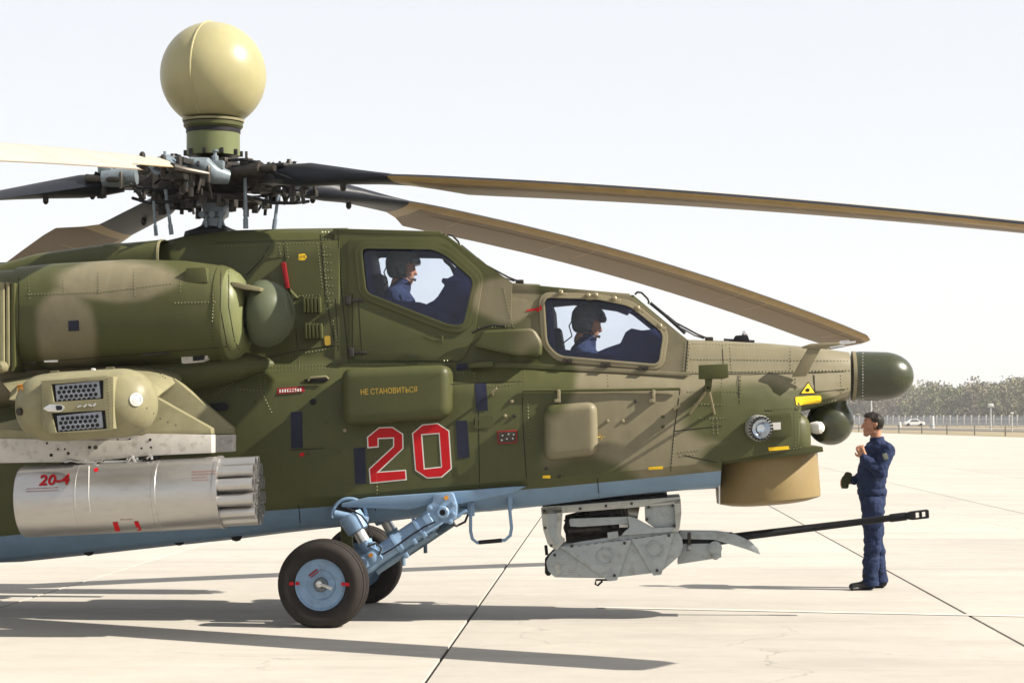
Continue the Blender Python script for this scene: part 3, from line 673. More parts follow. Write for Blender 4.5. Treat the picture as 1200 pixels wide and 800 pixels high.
# tip pod
WT = 2.46; pc = L(102, 474.5, WT); k_ = 1/154.; hl = 84*k_; rp = 41*k_
bm = bmesh.new(); prof = [(-hl, .004)]+[(-hl+(.24*(1-math.cos(R(a)))), rp*math.sin(R(a))**.8*.97) for a in range(12, 91, 12)]
prof += [(-.2, rp), (hl-.28, rp)]+[(hl-.28+.28*math.sin(R(a)), rp*math.cos(R(a))**.85) for a in range(10, 90, 10)]+[(hl, .004)]
lathe(bm, pc, (1, 0, .055), prof, 48); pod = reg(obj('wingtip_pod', bm, m_pale, heli, 50, mirror=True))
pods = [o for o in heli.children if o.name.startswith('wingtip_pod')]
# dispenser recess, grids and their openings
def podplate(name, poly, off0, off1, m, bev=.003, h=()):
    bm = bmesh.new(); prism(bm, poly, WT+rp+off1, WT+rp+off0, h, bev=bev); o = obj(name, bm, m, pod); reg(o); return o
podplate('dispenser_frame', [(48, 446), (124, 440), (133, 441), (133, 502), (125, 505), (58, 508), (50, 500)], -.10, .034, m_pale, h=[[(60, 450), (121, 445.5), (121, 467), (63, 471)], [(60, 484), (123, 480.5), (125, 502), (66, 506.5)]])
podplate('dispenser_recess', [(56, 446), (123, 442), (126, 504), (60, 508)], -.12, .004, m_black)
podplate('dispenser_grid', [(64.5, 451), (116, 446), (118, 466), (66.5, 470.5)], -.05, .016, m_dispenser)
podplate('dispenser_grid', [(66.5, 487), (119, 481.5), (121, 501), (68.5, 505.5)], -.05, .016, m_dispenser)
for (gx, gy) in ((69, 454.5), (71, 490.5)):
    for r_ in range(4):
        for c_ in range(8):
            px = gx+c_*5.75+(2.4 if r_ % 2 == 0 else 0)+r_*.3; py = gy+r_*5.0-c_*.42-(r_ // 2)*-.3
            bm = bmesh.new(); lathe(bm, L(px, py, WT+rp+.0175), (0, -1, 0), [(0, .0145), (.002, .0145), (.002, .001)], 10); obj('dispenser_opening', bm, m_black, pod)
bm = bmesh.new(); prism(bm, rcorner([(50, 478.5), (58, 473.5), (71, 473.5), (75, 477), (74, 481), (70, 482.5), (56, 482)], 2), WT+rp+.07, WT+rp-.02, bev=.004); obj('lever_fitting', bm, m_steel, pod)
bm = bmesh.new(); prism(bm, rcorner([(65, 475), (72.5, 475), (73, 480), (66, 481)], 2), WT+rp+.075, WT+rp); obj('lever_window', bm, m_black, pod)
bm = bmesh.new()
for x_0 in (93, 100, 106, 111): box(bm, L(x_0, 476-(x_0-93)*.1, WT+rp+.040), (.028, .02, .012), Matrix.Rotation(rnd.uniform(-1, 1), 3, 'Y'))
obj('latch_pins', bm, m_steel, pod, stuff=True)
h_, n_ = hit(159.5, 468); bm = bmesh.new(); lathe(bm, h_-n_*.004, n_, [(0, .052), (.01, .05), (.014, .036)], 28, False); lathe(bm, h_, n_, [(.004, .036), (.012, .02), (.014, .001)], 28, False); obj('pod_lens', bm, mat('pod_lens_metal', (.8, .8, .78), .18, .6, .02), pod)
h_, n_ = hit(24, 482); bm = bmesh.new()
if h_: lathe(bm, h_, n_, [(0, .03), (.02, .03), (.02, .001)], 14); obj('pod_cap', bm, m_brownsteel, pod)
for p_ in (64, 129):
    bm = bmesh.new(); c = L(p_, 436.5 if p_ > 100 else 441, WT); tube(bm, [c+Vector((-.04, 0, 0)), c+Vector((-.03, 0, .035)), c+Vector((.03, 0, .04)), c+Vector((.04, 0, .005))], .005, 6); obj('lifting_eye', bm, m_pale, pod)
bm = bmesh.new(); prism(bm, rcorner([(105.5, 437), (107, 431), (110, 431.5), (113, 436.5)], 1), WT+.02, WT-.02, bev=.004); obj('pod_lug', bm, m_purewhite, pod)
# fittings on the pylon rail and the pod's suspension
for px, py, r_, m_ in ((60, 533, .014, m_line), (68, 526, .008, m_line), (76, 526, .008, m_line), (105, 524, .014, m_line), (112, 524, .018, m_brownsteel), (55, 519, .01, m_line), (138, 515, .009, m_line), (152, 514.5, .009, m_line), (176, 515, .012, m_brownsteel), (177, 524, .009, m_line), (166, 525, .009, m_line), (80, 531, .014, m_brownsteel)):
    h_, n_ = hit(px, py); bm = bmesh.new(); lathe(bm, h_-n_*.002, n_, [(0, r_), (.006, r_*.9), (.006, .001)], 10); obj('rail_fastener', bm, m_, py1)
bm = bmesh.new(); prism(bm, [(70, 536), (185, 529), (186, 538), (150, 541), (120, 543), (72, 547)], 1.97, 1.90, bev=.005); obj('ejector_rack', bm, m_dark, py1)
for pts in ([(76, 541), (83, 539), (92, 541), (100, 540)], [(110, 545), (114, 540), (120, 539)], [(147, 546), (152, 538), (155, 534)], [(155, 534), (160, 545), (163, 546)], [(150, 541), (158, 540)], [(172, 537), (175, 534), (178, 535), (178, 538)]):
    wire('sway_brace', pts, 2.03, .012, m_steel, py1)
# ------------------------------------------------------------------ flat marks, gaps and rivets of the skin
def marks(name, m, items, label=None, parent=None, off=.004):
    bm = bmesh.new()
    for polys in items: decal(bm, polys, off)
    return obj(name, bm, m, parent or heli, label=label)
def c5(x, y): return (280+x/3.3324, 420+y/3.3333)
two = [c5(*p) for p in [(500, 306), (546, 268), (600, 266), (642, 294), (643, 352), (548, 441), (653, 433), (656, 474), (512, 488), (507, 430), (602, 342), (602, 312), (546, 314), (546, 346), (502, 350)]]
zo = [c5(*p) for p in [(676, 291), (716, 257), (776, 251), (822, 281), (832, 430), (793, 464), (734, 468), (688, 437)]]
zi = [c5(*p) for p in [(716, 299), (780, 294), (789, 421), (726, 428)]]
for nm, o_, i_ in (('numeral_two', two, None), ('numeral_zero', zo, zi)):
    bm = bmesh.new(); decal(bm, [o_]+([i_] if i_ else []), .003); nb = obj(nm, bm, m_purewhite, heli, label='white-edged red numeral on the side')
    bm = bmesh.new(); decal(bm, [offpoly(o_, -1.3)]+([offpoly(i_, 1.3)] if i_ else []), .0045); obj('numeral_fill', bm, m_red, nb)
bm = bmesh.new(); text_decal(bm, 'НЕ СТАНОВИТЬСЯ', 423, 462.5, 66, 6.8, -2.8, .003); obj('step_warning_lettering', bm, m_ochre, heli, label='yellow warning lettering')
for poly in ([(340.6, 482.5), (354.3, 482), (355, 524.5), (341.5, 525)], [(414.5, 525), (428, 524), (429.5, 566.5), (416.5, 567)], [(534, 493), (547.5, 492.5), (550.5, 536), (536.5, 537)], [(556.5, 449.5), (570, 449), (571.8, 481), (558, 481.5)], [(80, 376), (92.5, 375), (93, 387.5), (80.3, 388)], [(535, 426), (548, 425.5), (548, 433), (535, 434)]):
    bm = bmesh.new(); decal(bm, [poly], .004); obj('dark_tape_patch', bm, m_navydecal, heli)
bm = bmesh.new(); decal(bm, [[(937, 461.5), (947, 447), (956, 461)]], .004); wt = obj('warning_triangle', bm, m_line, heli)
bm = bmesh.new(); decal(bm, [[(938.8, 460.7), (947, 448.8), (954.4, 460.3)]], .0052); obj('triangle_face', bm, m_yellow, wt)
bm = bmesh.new(); decal(bm, [[(946+2.6*math.cos(k*math.pi/4), 457+2.2*math.sin(k*math.pi/4)) for k in range(8)]], .008); obj('triangle_symbol', bm, m_line, wt)
def strip_marks(name, m, items, off=.0045):
    for it in items: bm = bmesh.new(); decal(bm, [it], off); obj(name, bm, m, heli)
strip_marks('yellow_plate_mark', m_yellow, [rcorner([(931.5, 465), (962, 463), (962.5, 471), (933, 475)], 2.5), [(900, 524), (924, 522), (925, 526), (901, 528)], [(960, 440.5), (972, 440), (972, 442), (960, 442.5)], [(760, 547), (777, 546), (777, 549), (760, 550)], [(636, 557), (645, 556.5), (645, 560), (636, 560)]])
strip_marks('yellow_stencil', m_ochre, [rcorner([(350, 300), (358, 299), (358, 303), (351, 305)], 1), rcorner([(380, 394), (387, 393), (388, 404), (381, 405)], 2), [(697, 511.6), (709, 510.8), (709, 511.6), (697, 512.4)], [(702.2, 507), (703, 507), (706, 515.5), (705, 515.7)]], .0045)
strip_marks('yellow_stencil', m_yellow, [rcorner([(350, 298), (357, 297), (360, 301), (357, 305), (350, 305)], 1), rcorner([(530, 581), (534, 580), (537, 583), (534, 587), (530, 586)], 1)])
strip_marks('orange_patch', m_cover, [rcorner([(20, 452), (27, 450), (28, 458), (21, 459)], 1)])
strip_marks('red_mark', m_red, [[(616, 363.5), (632, 360), (634, 357), (635, 363), (617, 364.8)], [(351, 531), (357, 530), (356, 534), (352, 535)], [(629, 363), (635, 361), (634, 364), (629, 366)]])
# red emergency handle
bm = bmesh.new(); prism(bm, rcorner([(329, 307.5), (334, 307), (339, 337.5), (334.5, 338.5)], 1), .545, .49, bev=.004); obj('emergency_handle', bm, mat('faded_red_paint', (.22, .012, .015), .4, 0, .15, 20), heli)
# louvres
for y0, y1 in ((348, 366), (379, 396)):
    for k in range(5):
        x0 = 354.5+k*4.3+(y0-348)*.06; bm = bmesh.new(); prism(bm, [(x0, y0), (x0+3.2, y0-.5), (x0+4, y1), (x0+.8, y1+.5)], .585 if y0 < 370 else .60, .50, bev=.004); obj('vent_louvre', bm, m_green, heli, mirror=True)
# striped sticker, socket panels
bm = bmesh.new(); decal(bm, [[(325, 455), (357, 452.5), (357, 459), (325, 462)]], .004); sk = obj('striped_sticker', bm, mat('faded_red_paint', (), 0), heli)
bm = bmesh.new(); [decal(bm, [[(327.5+k*3, 456.5-k*.2), (329.3+k*3, 456.4-k*.2), (329.3+k*3, 459.8-k*.2), (327.5+k*3, 460-k*.2)]], .0052) for k in range(9)]; obj('sticker_stripes', bm, m_purewhite, sk)
bm = bmesh.new(); prism(bm, [(582.5, 505), (605.5, 503.5), (606, 518.5), (583.5, 520)], .752, .70, bev=.004); pn = obj('socket_panel', bm, mat('faded_red_paint', (), 0), heli)
bm = bmesh.new(); prism(bm, [(584, 506.5), (604.3, 505), (604.8, 517.2), (585, 518.6)], .756, .74); obj('panel_face', bm, m_brownsteel, pn)
bm = bmesh.new(); [lathe(bm, L(x, y, .754), (0, -1, 0), [(0, .008), (.01, .006), (.01, .001)], 8) for x, y in ((589, 510), (596, 508.5), (602, 509), (588, 515.5), (594, 514), (601, 513.5))]; obj('socket_studs', bm, m_steel, pn, stuff=True)
def hatch(poly, w, m=None, t=.006): bm = bmesh.new(); decal(bm, [poly], t, 14.); return reg(obj('access_panel', bm, m or m_camo, heli))
hatch([(555, 489), (577, 487), (578.5, 500.5), (556, 502)], .7); hatch([(535, 542), (556, 541), (556.5, 556), (536, 557)], .7); hatch([(954, 438), (990, 436), (991, 455), (955, 459)], .4, t=.008)
hatch([(312, 304), (318, 281), (372, 280), (376, 345), (342, 350), (334, 300)], .5, t=.004)
# rear-view shape of small fittings: door hinges, handle, lock
for px, py in ((412, 352), (416, 413)):
    h_, n_ = hit(px, py); bm = bmesh.new(); box(bm, h_+Vector((.03, -.008, 0)), (.15, .02, .022), bev=.005); box(bm, h_+Vector((-.03, -.02, 0)), (.05, .04, .08), bev=.012); obj('door_hinge', bm, m_dark, d1)
bm = bmesh.new(); box(bm, L(505, 397.5, .60), (.14, .02, .018), Matrix.Rotation(R(18), 3, 'Y'), .005); box(bm, L(518, 398, .61), (.02, .03, .07), bev=.006); obj('door_handle', bm, m_green, d1)
wire('steady_cable', [(553, 390), (565, 384), (577, 381), (592, 382)], .60, .010)
bm = bmesh.new(); prism(bm, [(549, 425.5), (577, 422.5), (579, 429), (550, 431)], .66, .55, bev=.006); obj('step_latch', bm, m_camo, heli, mirror=True)
# recess above the cheek fairing
bm = bmesh.new(); prism(bm, rcorner([(355, 445), (366, 442), (383, 441), (386, 444), (382, 447), (362, 448)], 2), .715, .66, bev=.004); obj('grab_recess', bm, m_black, heli)
wire('recess_handle', [(361, 446), (364, 442.5), (382, 441), (385, 444)], .735, .010, m_pale)
bm = bmesh.new(); h_, n_ = hit(367, 470.5); lathe(bm, h_-n_*.004, n_, [(0, .028), (.006, .028), (.006, .001)], 16); obj('round_port', bm, m_black, heli)
bm = bmesh.new(); prism(bm, rcorner([(244, 473), (264, 471), (268, 475), (266, 481), (246, 481)], 3), .76, .68, bev=.004); obj('grab_recess', bm, m_black, heli)
bm = bmesh.new(); prism(bm, rcorner([(212, 414), (225, 412), (243, 415), (243, 421), (236, 424), (213, 426)], 2), 1.24, 1.14, bev=.008); nl = obj('nacelle_light', bm, m_white, heli)
bm = bmesh.new(); prism(bm, [(226, 415), (240, 416.5), (239, 421.5), (226, 423)], 1.245, 1.2); obj('light_window', bm, m_black, nl)
bm = bmesh.new(); prism(bm, [(218, 314), (241, 313), (243.5, 331), (216, 332.5)], 1.41, 1.30, bev=.006); ns = obj('nacelle_scoop', bm, m_camo, heli, mirror=True)
for px in (35, 60, 175, 190): 
    bm = bmesh.new(); h_, n_ = hit(px, 425-(px-30)*.07); box(bm, h_, (.12, .02, .022), bev=.005); obj('cowl_latch', bm, m_dark if px != 60 else m_steel, heli)
# panel gaps
bm = bmesh.new()
for pl in ([(22, 322), (22, 430)], [(23, 426), (120, 418), (268, 406)], [(259, 312), (258, 360), (266, 405), (276, 421)], [(268, 313), (268, 360), (275, 400), (286, 418)],
           [(240, 285), (312, 283), (395, 281)], [(318, 284), (306, 305), (288, 323)], [(375, 270), (381, 345), (393, 405)], [(332, 283), (334, 305)], [(335, 340), (346, 380), (349, 410)], [(302, 421), (349, 411), (392, 405)], [(396, 270), (400, 340), (409, 426)],
           [(612, 460), (613, 500), (617, 560), (618, 569)], [(527, 450), (575, 448), (612, 447)], [(797, 456), (790, 505), (786, 552)], [(806, 399), (803, 438)], [(846, 400), (848, 438)], [(846, 438), (937, 437), (1000, 435)], [(806, 438), (846, 438)],
           [(865, 440), (866, 470), (869, 478), (880, 482), (935, 480)], [(945, 480), (1002, 470)], [(800, 533), (846, 543)], [(556, 490), (556, 503)], [(413, 344), (413, 420)], [(420, 350), (424, 418)], [(393, 350), (397, 410)], [(340, 527), (380, 525)], [(560, 447), (562, 570)], [(440, 590), (440, 598)], [(700, 560), (702, 582)], [(350, 591), (352, 616)],
           [(860, 262), (861, 263)], [(790, 505), (846, 499)]):
    seam(bm, pl)
seams = obj('panel_seams', bm, m_line, heli, keepnormals=True, mirror=True, stuff=True)
# rivet rows
bm = bmesh.new()
for pl in ([(33, 345), (120, 342), (203, 332)], [(115, 320), (116, 345)], [(157, 315), (158, 350)], [(205, 355), (252, 354)], [(211, 318), (211, 345)], [(247, 318), (250, 355), (247, 400)], [(33, 322), (35, 350)], [(74, 325), (75, 345)],
           [(306, 300), (300, 315), (292, 326)], [(240, 289), (310, 287)], [(320, 286), (374, 285)], [(378, 272), (383, 340), (396, 404)], [(372, 286), (378, 340)], [(326, 286), (330, 305)], [(336, 286), (338, 305)], [(341, 340), (350, 380), (353, 408)], [(331, 345), (343, 385), (346, 410)], [(305, 425), (348, 415), (390, 408)], [(347, 347), (375, 346)], [(400, 290), (402, 345)],
           [(238, 466), (255, 461), (275, 447), (288, 430)], [(278, 456), (312, 458)], [(303, 435), (306, 458), (319, 485)], [(309, 434), (311, 452)], [(284, 435), (350, 433), (392, 431)], [(349, 411), (351, 433)], [(315, 430), (395, 427)],
           [(527, 436), (556, 437)], [(556, 437), (556, 446)], [(574, 453), (612, 450)], [(609, 426), (610, 450)], [(614, 426), (615, 450)], [(590, 338), (595, 362), (602, 384)], [(561, 384), (602, 382)], [(618, 462), (620, 520)],
           [(803, 402), (800, 436)], [(808, 404), (805, 437)], [(810, 421), (1000, 423)], [(808, 436), (1000, 434)], [(812, 403), (905, 405)], [(855, 404), (857, 436)], [(926, 408), (926, 434)], [(1000, 418), (1000, 434)],
           [(806, 459), (866, 459)], [(868, 441), (867, 474)], [(806, 473), (862, 475)], [(820, 490), (866, 490)], [(835, 492), (836, 510)], [(840, 492), (841, 510)], [(790, 510), (786, 550)], [(795, 530), (820, 527)], [(797, 534), (815, 532)], [(870, 480), (935, 478), (1000, 465)], [(872, 484), (900, 484)],
           [(938, 484), (938, 525)], [(942, 484), (941, 505)], [(931, 483), (932, 525)], [(932, 444), (932, 458)], [(933, 477), (985, 468)], [(985, 440), (986, 462)], [(990, 456), (1001, 453)], [(880, 533), (940, 524)], [(846, 441), (846, 455)], [(712, 440), (713, 454)], [(652, 430), (652, 436)],
           [(415, 426), (540, 422)], [(440, 535), (442, 580)]):
    rivets(bm, pl)
for k in range(12):   # staggered double row behind the rear cabin
    for q_ in range(3): rivets(bm, [(377+q_*4+k*.6, 272+k*9), (378+q_*4+k*.6, 276+k*9)], 5)
rv = obj('rivets', bm, m_rivet, heli, keepnormals=True, stuff=True, mirror=True)
bm = bmesh.new()
for k in range(16): rivets(bm, [(1011, 414+k*3.55), (1011.5, 414.1+k*3.55)], 6)
obj('collar_screws', bm, m_steel, dome, stuff=True, keepnormals=True)
bm = bmesh.new(); rivets(bm, [(48, 450), (49, 480), (56, 507)], 3.2, .004); rivets(bm, [(125, 444), (127, 475), (128, 502)], 4, .005); rivets(bm, [(130, 443), (132, 475), (132, 502)], 4, .004)
rivets(bm, [(166, 421), (180, 432), (196, 445)], 3.5); rivets(bm, [(172, 478), (190, 492), (212, 500)], 10, .007)
obj('pod_rivets', bm, m_line, heli, keepnormals=True, stuff=True)
# ------------------------------------------------------------------ rotor head, dome, blades
HC = L(250, 207, 0); HX = HC.x
def hp(az, r, z, side=0.):
    """point on the head: world azimuth az (deg), radius, height, sideways offset"""
    a = R(az)+YAW; return Vector((HX+r*math.cos(a)-side*math.sin(a), r*math.sin(a)+side*math.cos(a), z))
sphc = L(250, 88.5, 0); SR = 62.5/133.6
bm = bmesh.new(); prof = []
for a in range(-53, 91, 6):
    prof.append((SR*math.sin(R(a)), SR*max(math.cos(R(a)), .002)))
lathe(bm, sphc, (0, 0, 1), prof, 64)
sph = obj('mast_dome', bm, m_sphere, heli, 70)
bm = bmesh.new(); rp_ = [sphc+Vector((-.16*math.cos(R(a)) , -SR*1.003*math.cos(R(a))*.94, SR*1.003*math.sin(R(a)))) for a in range(-52, 92, 6)]
rp_ = [sphc+Vector((math.cos(R(-103))*math.cos(R(a)), math.sin(R(-103))*math.cos(R(a)), math.sin(R(a))))*SR*1.002 for a in range(-52, 233, 6)]; tube(bm, rp_, .010, 8); obj('dome_seam', bm, m_sphere, sph)
zc = lambda row: ZR(HX, 0, row)
bm = bmesh.new(); lathe(bm, Vector((HX, 0, zc(143.5))), (0, 0, 1), [(0, .24), (0, .270), (.02, .274), (.02, .24)], 48); obj('dome_ring', bm, m_pale, heli)
bm = bmesh.new(); lathe(bm, Vector((HX, 0, zc(154))), (0, 0, 1), [(.02, .2), (.02, .245), (.04, .262), (.07, .262), (.07, .2)], 48); obj('dome_collar', bm, m_green, heli)
bm = bmesh.new(); lathe(bm, Vector((HX, 0, zc(156.5))), (0, 0, 1), [(0, .2), (0, .240), (.045, .240), (.045, .2)], 48); obj('dome_gap_shade', bm, m_black, heli)  # black ring added below the collar, its colour standing for the gap's shade
bm = bmesh.new(); lathe(bm, Vector((HX, 0, zc(183))), (0, 0, 1), [(0, .2), (0, .235), (.20, .235), (.215, .22), (.215, .1)], 48); obj('dome_pedestal', bm, mat('pedestal_olive', (.115, .13, .06), .42, 0, .08, 6), heli, 40)
for k in range(10):
    a = k*36+12; bm = bmesh.new(); box(bm, Vector((HX+.245*math.cos(R(a)), .245*math.sin(R(a)), zc(180))), (.03, .03, .05), bev=.006); obj('pedestal_bolt', bm, m_dark, heli)
# mast and base
bm = bmesh.new(); lathe(bm, Vector((HX, 0, 3.28)), (0, 0, 1), [(0, .2), (.09, .19), (.12, .12), (.2, .085), (.3, .085), (.5, .1)], 24); mast = obj('rotor_mast', bm, m_hubgrey, heli)
bm = bmesh.new(); prism(bm, [(236, 237), (263, 237), (261, 251), (256, 254), (254, 271), (243, 271), (242, 254), (237, 250)], .13, -.13, bev=.01); obj('mast_housing', bm, m_hubgrey, mast)
bm = bmesh.new()
for s in (-1, 1):
    tube(bm, [L(236, 252, .14*s), L(262, 252, .14*s)], .022, 8); tube(bm, [L(241, 253, .15*s), L(242, 269, .15*s)], .016, 8); tube(bm, [L(259, 253, .15*s), L(257, 269, .15*s)], .016, 8)
    for px in (238, 250, 261): lathe(bm, L(px, 252, .13*s), (0, -s, 0), [(0, .03), (.06, .03), (.06, .001)], 10)
obj('torque_link', bm, m_hubgrey, mast)
bm = bmesh.new(); lathe(bm, Vector((HX, 0, 3.33)), (0, 0, 1), [(0, .26), (.04, .25), (.07, .16), (.1, .1)], 24); obj('mast_boot', bm, m_black, mast)
# hub body
HZ = HC.z
bm = bmesh.new(); lathe(bm, Vector((HX, 0, HZ-.19)), (0, 0, 1), [(0, .12), (.02, .26), (.1, .34), (.24, .34), (.3, .25), (.36, .16), (.38, .05)], 20)
for k in range(20): a = k*18; box(bm, Vector((HX+.33*math.cos(R(a)), .33*math.sin(R(a)), HZ+.03)), (.03, .03, .06), bev=.004)
hub = obj('rotor_hub', bm, m_dark, heli)
bm = bmesh.new(); lathe(bm, Vector((HX, 0, HZ-.24)), (0, 0, 1), [(0, .3), (0, .42), (.03, .44), (.05, .42), (.05, .3)], 32)
for k in range(24):
    a = k*15+rnd.uniform(-4, 4); rr_ = rnd.uniform(.3, .5); p = Vector((HX+rr_*math.cos(R(a)), rr_*math.sin(R(a)), HZ-.25+rnd.uniform(-.04, .05)))
    box(bm, p, (rnd.uniform(.03, .08), rnd.uniform(.03, .08), rnd.uniform(.05, .13)), Matrix.Rotation(R(a), 3, 'Z'), .006)
obj('swashplate', bm, m_dark, heli)
BL = [(-33, 8, 0), (39, 11, 0), (125, -12, 0), (190, 12, 0), (255, 15, 0)]
DROOP = {-33: (.073, .0056), 39: (.045, .0122), 125: (.150, .010), 190: (.118, .003), 255: (.060, .005)}
def bladez(r, az): q = max(0, r-.2); a_, b_ = DROOP[az]; return (.05 if az == 255 else 0)+HZ-.01-a_*q-b_*q*q
def foil(lead, trail, th, n=8):
    """closed section from leading edge over the top and back: (chordwise, thickness)"""
    pts = []
    c = lead+trail
    for k in range(n+1):
        x = (1-math.cos(math.pi*k/n))/2; y = 5*th*(.2969*math.sqrt(x)-.126*x-.3516*x*x+.2843*x**3-.1036*x**4); pts.append((lead-x*c, y*c*1.15))
    for k in range(n-1, 0, -1):
        x = (1-math.cos(math.pi*k/n))/2; y = 5*th*(.2969*math.sqrt(x)-.126*x-.3516*x*x+.2843*x**3-.1036*x**4); pts.append((lead-x*c, -y*c*.85))
    return pts
for az, pitch, _ in BL:
    a = R(az)+YAW; dr = Vector((math.cos(a), math.sin(a), 0)); ch = Vector((math.sin(a), -math.cos(a), 0))
    def st(r, lead, trail, th, pt):
        slope = (bladez(r+.1, az)-bladez(r-.1, az))/.2; up = Vector((-dr.x*slope, -dr.y*slope, 1)).normalized(); c0 = Vector((HX, 0, 0))+dr*r+Vector((0, 0, bladez(r, az)))
        cv = ch*math.cos(R(pt))+up*math.sin(R(pt)); tv = up*math.cos(R(pt))-ch*math.sin(R(pt))
        return [c0+cv*x+tv*y for x, y in foil(lead, trail, th)]
    S = [(1.0, .10, .12, .35), (1.4, .14, .17, .25)] if az == 255 else []
    for r, le, tr, th in ((2.02, .16, .20, .17), (2.20, .17, .30, .14), (2.42, .175, .48, .115), (2.7, .175, .495, .11), (4, .175, .495, .11), (5.5, .175, .495, .11), (7, .175, .495, .11), (8.1, .175, .495, .11), (8.5, .165, .46, .11), (8.62, .10, .40, .10)):
        S.append((r, le, tr, th))
    # finer stations for the droop
    T2 = []; TW = 1.0 if az == -33 else .3
    for i in range(len(S)-1):
        k = max(1, int((S[i+1][0]-S[i][0])/.45))
        for j in range(k): t = j/k; T2.append(tuple(S[i][q]*(1-t)+S[i+1][q]*t for q in range(4)))
    T2.append(S[-1])
    rs = [st(r, le, tr, th, pitch-(r-2)*TW) for r, le, tr, th in T2]
    bm = bmesh.new()
    def mib(i, j):
        if j < 7: return 3 if j > 0 else 2
        if j in (14, 15): return 1
        if T2[i][0] < 2.19: return 1
        return 0
    ringloft(bm, rs, True, mib)
    bl = obj('rotor_blade', bm, [m_brown, m_lead, m_blacksat, m_bladetop], heli, 50)
    # seams of the pocket panels behind the spar
    bm = bmesh.new()
    for q in range(14):
        r = 2.75+q*.42; r2 = st(r, .175, .495, .112, pitch-(r-2)*TW); r3 = st(r+.012, .175, .495, .112, pitch-(r+.01-2)*TW)
        A = [bm.verts.new(v) for v in r2[11:16]]; B = [bm.verts.new(v) for v in r3[11:16]]
        for k in range(4): bm.faces.new((A[k], A[k+1], B[k+1], B[k]))
    for (j0, w_) in ((13, 0),):
        P0 = [st(r, .177, .497, .1135, pitch-(r-2)*TW)[j0] for r, *_ in T2 if r > 2.4]
        for k in range(len(P0)-1):
            v = [bm.verts.new(x) for x in (P0[k], P0[k+1], P0[k+1]+ch*.012, P0[k]+ch*.012)]; bm.faces.new(v)
    obj('pocket_seam', bm, m_ochre if False else mat('blade_seam', (.30, .235, .14), .5), bl, keepnormals=True)
    # black root cuff
    rs = [st(r, le, tr, th, pt) for r, le, tr, th, pt in (((.78, .10, .10, .8, 0), (.95, .13, .13, .75, 0), (1.15, .17, .16, .62, pitch*.4), (1.5, .17, .17, .42, pitch*.8), (1.85, .165, .185, .24, pitch), (2.03, .162, .202, .175, pitch)) if az != 255 else ((.70, .08, .08, .9, 0), (.9, .10, .10, .7, pitch), (1.02, .11, .13, .37, pitch)))]
    bm = bmesh.new(); ringloft(bm, rs); obj('blade_cuff', bm, m_blacksat if az != 255 else m_hubgrey, bl, 50)
    # arm, damper, links
    arm = hp(az, 0, 0); bm = bmesh.new(); z_ = HZ-.03
    rot = Matrix.Rotation(a, 3, 'Z')
    box(bm, hp(az, .45, z_), (.40, .20, .17), rot, .02); box(bm, hp(az, .72, z_+.07), (.34, .22, .03), rot, .008); box(bm, hp(az, .72, z_-.07), (.34, .22, .03), rot, .008)
    for r_, s_ in ((.58, -.07), (.58, .07), (.86, 0.)):
        lathe(bm, hp(az, r_, z_-.11, s_), (0, 0, 1), [(0, .025), (.02, .032), (.20, .032), (.22, .02), (.235, .018)], 10)
    arm = obj('hub_arm', bm, m_dark, hub)
    bm = bmesh.new(); tube(bm, [hp(az, .30, z_+.02, -.22), hp(az, .42, z_+.02, -.22)], .05, 12); tube(bm, [hp(az, .40, z_+.02, -.22), hp(az, .72, z_+.03, -.20)], .062, 14); tube(bm, [hp(az, .72, z_+.03, -.20), hp(az, .86, z_+.03, -.19)], .03, 10)
    box(bm, hp(az, .56, z_+.10, -.21), (.10, .07, .06), rot, .01); box(bm, hp(az, .34, z_+.08, -.21), (.06, .12, .14), rot, .01); tube(bm, [hp(az, .56, z_+.1, -.21), hp(az, .56, z_+.19, -.21)], .012, 8)
    obj('lag_damper', bm, m_hubgrey if az in (190, 255) else m_brownsteel, hub)
    bm = bmesh.new(); tube(bm, [hp(az, .80, z_-.05, .30), hp(az, .95, z_-.03, .16), hp(az, 1.1, z_-.02, .1)], [.022, .03, .04], 10); lathe(bm, hp(az, .80, z_-.12, .30), (0, 0, 1), [(0, .02), (.12, .02), (.14, .012)], 10)
    obj('pitch_horn', bm, m_brownsteel, hub)
    bm = bmesh.new(); tube(bm, [hp(az, .72, z_-.08, .26), hp(az, .60, HZ-.26, .24)], .012, 8)
    obj('pitch_rod', bm, m_dark, hub)
    for q in range(5):
        bm = bmesh.new(); r_ = rnd.uniform(.35, 1.0); s_ = rnd.uniform(-.22, .25); tube(bm, [hp(az, r_, z_-.06, s_), hp(az, r_+rnd.uniform(-.05, .05), z_-rnd.uniform(.14, .27), s_+rnd.uniform(-.03, .03))], rnd.uniform(.012, .028), 8)
        p = hp(az, r_, z_-rnd.uniform(.1, .18), s_); obj('control_link', bm, rnd.choice((m_brownsteel, m_dark)), hub); bm = bmesh.new(); box(bm, p, (rnd.uniform(.03, .09), rnd.uniform(.02, .05), rnd.uniform(.02, .06)), rot, .004); obj('link_bracket', bm, rnd.choice((m_dark, m_brownsteel, m_hubgrey)), hub)
    for q in range(3):
        s0, s1 = rnd.uniform(-.2, .2), rnd.uniform(-.25, .25); r0 = rnd.uniform(.2, .35); r1 = rnd.uniform(.7, 1.1); z0, z1 = z_+rnd.uniform(-.12, .14), z_+rnd.uniform(-.12, .1); mid = hp(az, (r0+r1)/2, (z0+z1)/2+rnd.choice((-.1, .08)), (s0+s1)/2)
        bm = bmesh.new(); A, B = hp(az, r0, z0, s0), hp(az, r1, z1, s1); pts = [A*(1-t)**2+mid*2*t*(1-t)+B*t*t for t in [k/8 for k in range(9)]]; tube(bm, pts, .012, 6); obj('hydraulic_hose', bm, m_black, hub)
    bm = bmesh.new()
